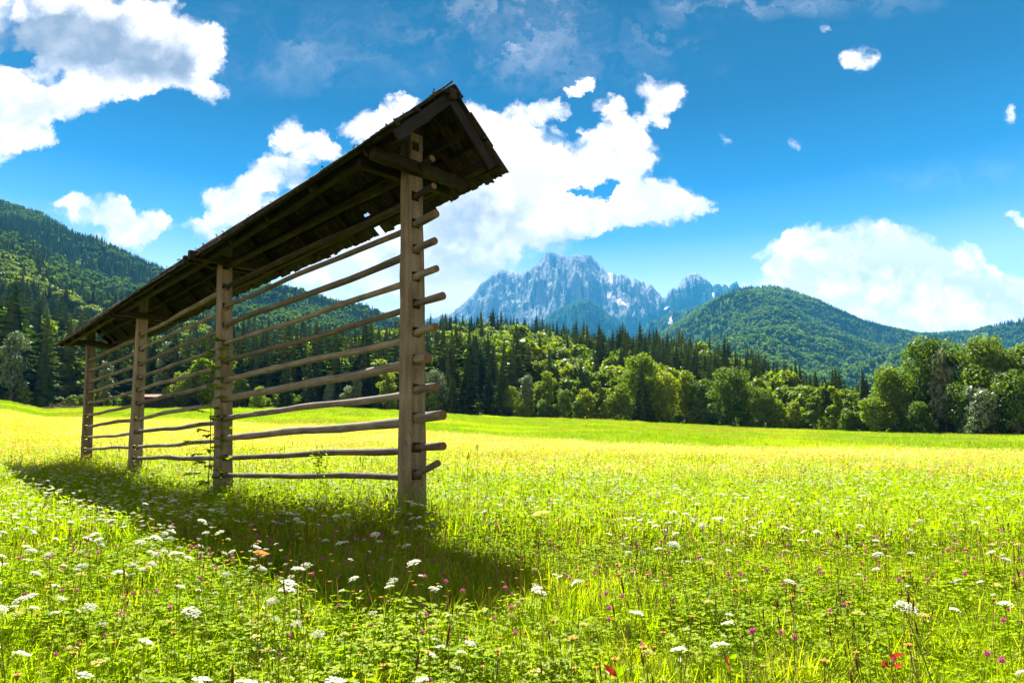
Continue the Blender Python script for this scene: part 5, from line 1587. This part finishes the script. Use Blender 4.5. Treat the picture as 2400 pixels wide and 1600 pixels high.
# dock plants with reddened leaves near the lower border
def dock(e, h):
    lb_ = MB(); sb = MB()
    sb.tube([(0, 0, 0), (.01, 0, h * .5), (.0, .01, h * .9)], [.003, .0025, .001], 4, 0, False)
    for k in range(9):
        a = random.uniform(0, 6.28); z = h * random.uniform(.35, .95)
        leaflet(lb_, (0, 0, z), (math.cos(a), math.sin(a), random.uniform(.3, 1.8)), (math.cos(a + 1.5), math.sin(a + 1.5), .6), random.uniform(.03, .055), .018, 0 if k > 3 else 1)
    link("leaves", lb_.mesh("leaves", [G2, RD]), e); link("stem", sb.mesh("stem", [G4]), e)
for px, py, Y, lab in ((1440, 1555, 1.95, "dock plant with dark red leaves right of the middle of the lower edge"), (1695, 1520, 2.1, "dock plant with a bright red leaf near the lower right quarter"), (2060, 1420, 2.5, "small dock plant with a dark red leaf on the right")):
    placed_plant("dock_plant", lab, "plant", px, py, Y, dock)

# ---- far small things at the wood's edge on the left
M_ROOF = simple_mat("rusty_roof", (0.20, 0.075, 0.045), (0.13, 0.05, 0.03), 2)
def shed():
    p = S(362, 953, 139); p.z = gz(p.x, p.y)
    e = empty("shed", p); setp(e, "small wooden shed with a rusty red roof under the trees behind the middle bay", "shed")
    W_, D_, H_ = 6.5, 3.0, 2.2
    for i in range(13):
        mb = MB(); mb.beam((-W_/2 + .25 + i * .5, -D_/2, 0), (-W_/2 + .25 + i * .5, -D_/2, H_), .46, .05, up=(0, 1, 0), seg=1); link("plank", mb.mesh("plank", [M_BEAM]), e)
    mb = MB()
    mb.add([(-W_/2, -D_/2 + .06, 0), (W_/2, -D_/2 + .06, 0), (W_/2, D_/2, 0), (-W_/2, D_/2, 0), (-W_/2, -D_/2 + .06, H_), (W_/2, -D_/2 + .06, H_), (W_/2, D_/2, H_ + .6), (-W_/2, D_/2, H_ + .6)], [(0, 1, 5, 4), (1, 2, 6, 5), (2, 3, 7, 6), (3, 0, 4, 7)])
    link("wall", mb.mesh("wall", [M_BEAM]), e)
    mb = MB(); mb.beam((-W_/2 - .4, -.1, H_ + .42), (W_/2 + .4, -.1, H_ + .42), D_ + .9, .14, up=(0, -.22, 1), seg=6, jit=.02)
    link("roof", mb.mesh("roof", [M_ROOF]), e)
shed()
def brush():
    p = S(150, 966, 133); p.z = gz(p.x, p.y)
    e = empty("brush_pile", p); setp(e, "pile of cut branches and pale logs below the dark spruces on the left", "brush pile")
    mb = MB()
    for i in range(70):
        a = random.uniform(-.6, .6) + (1.57 if random.random() < .3 else 0); x0 = random.uniform(-3.6, 3.6); y0 = random.uniform(-1, 1); L = random.uniform(.8, 2.4); z0 = random.uniform(0, 1.5 * (1 - abs(x0) / 4.4))
        d = np.array([math.cos(a), math.sin(a), random.uniform(-.2, .7)]); c = np.array([x0, y0, z0])
        mb.tube([c - d * L / 2 * .4, c + d * L / 2], [.05, .02], 4, 0, True, False)
    link("branches", mb.mesh("branches", [G4]), e)
    for i in range(8):
        mb = MB(); x0 = random.uniform(-3.5, 3.5); r_ = random.uniform(.1, .2); a = random.uniform(-.4, .4)
        mb.tube([(x0 - 1.1, -1.2 + a, r_), (x0, -1.2, r_ + .1), (x0 + 1.1, -1.2 - a, r_ + .2)], [r_, r_, r_ * .9], 7, 0)
        link("log", mb.mesh("log", [M_RAIL]), e)
brush()
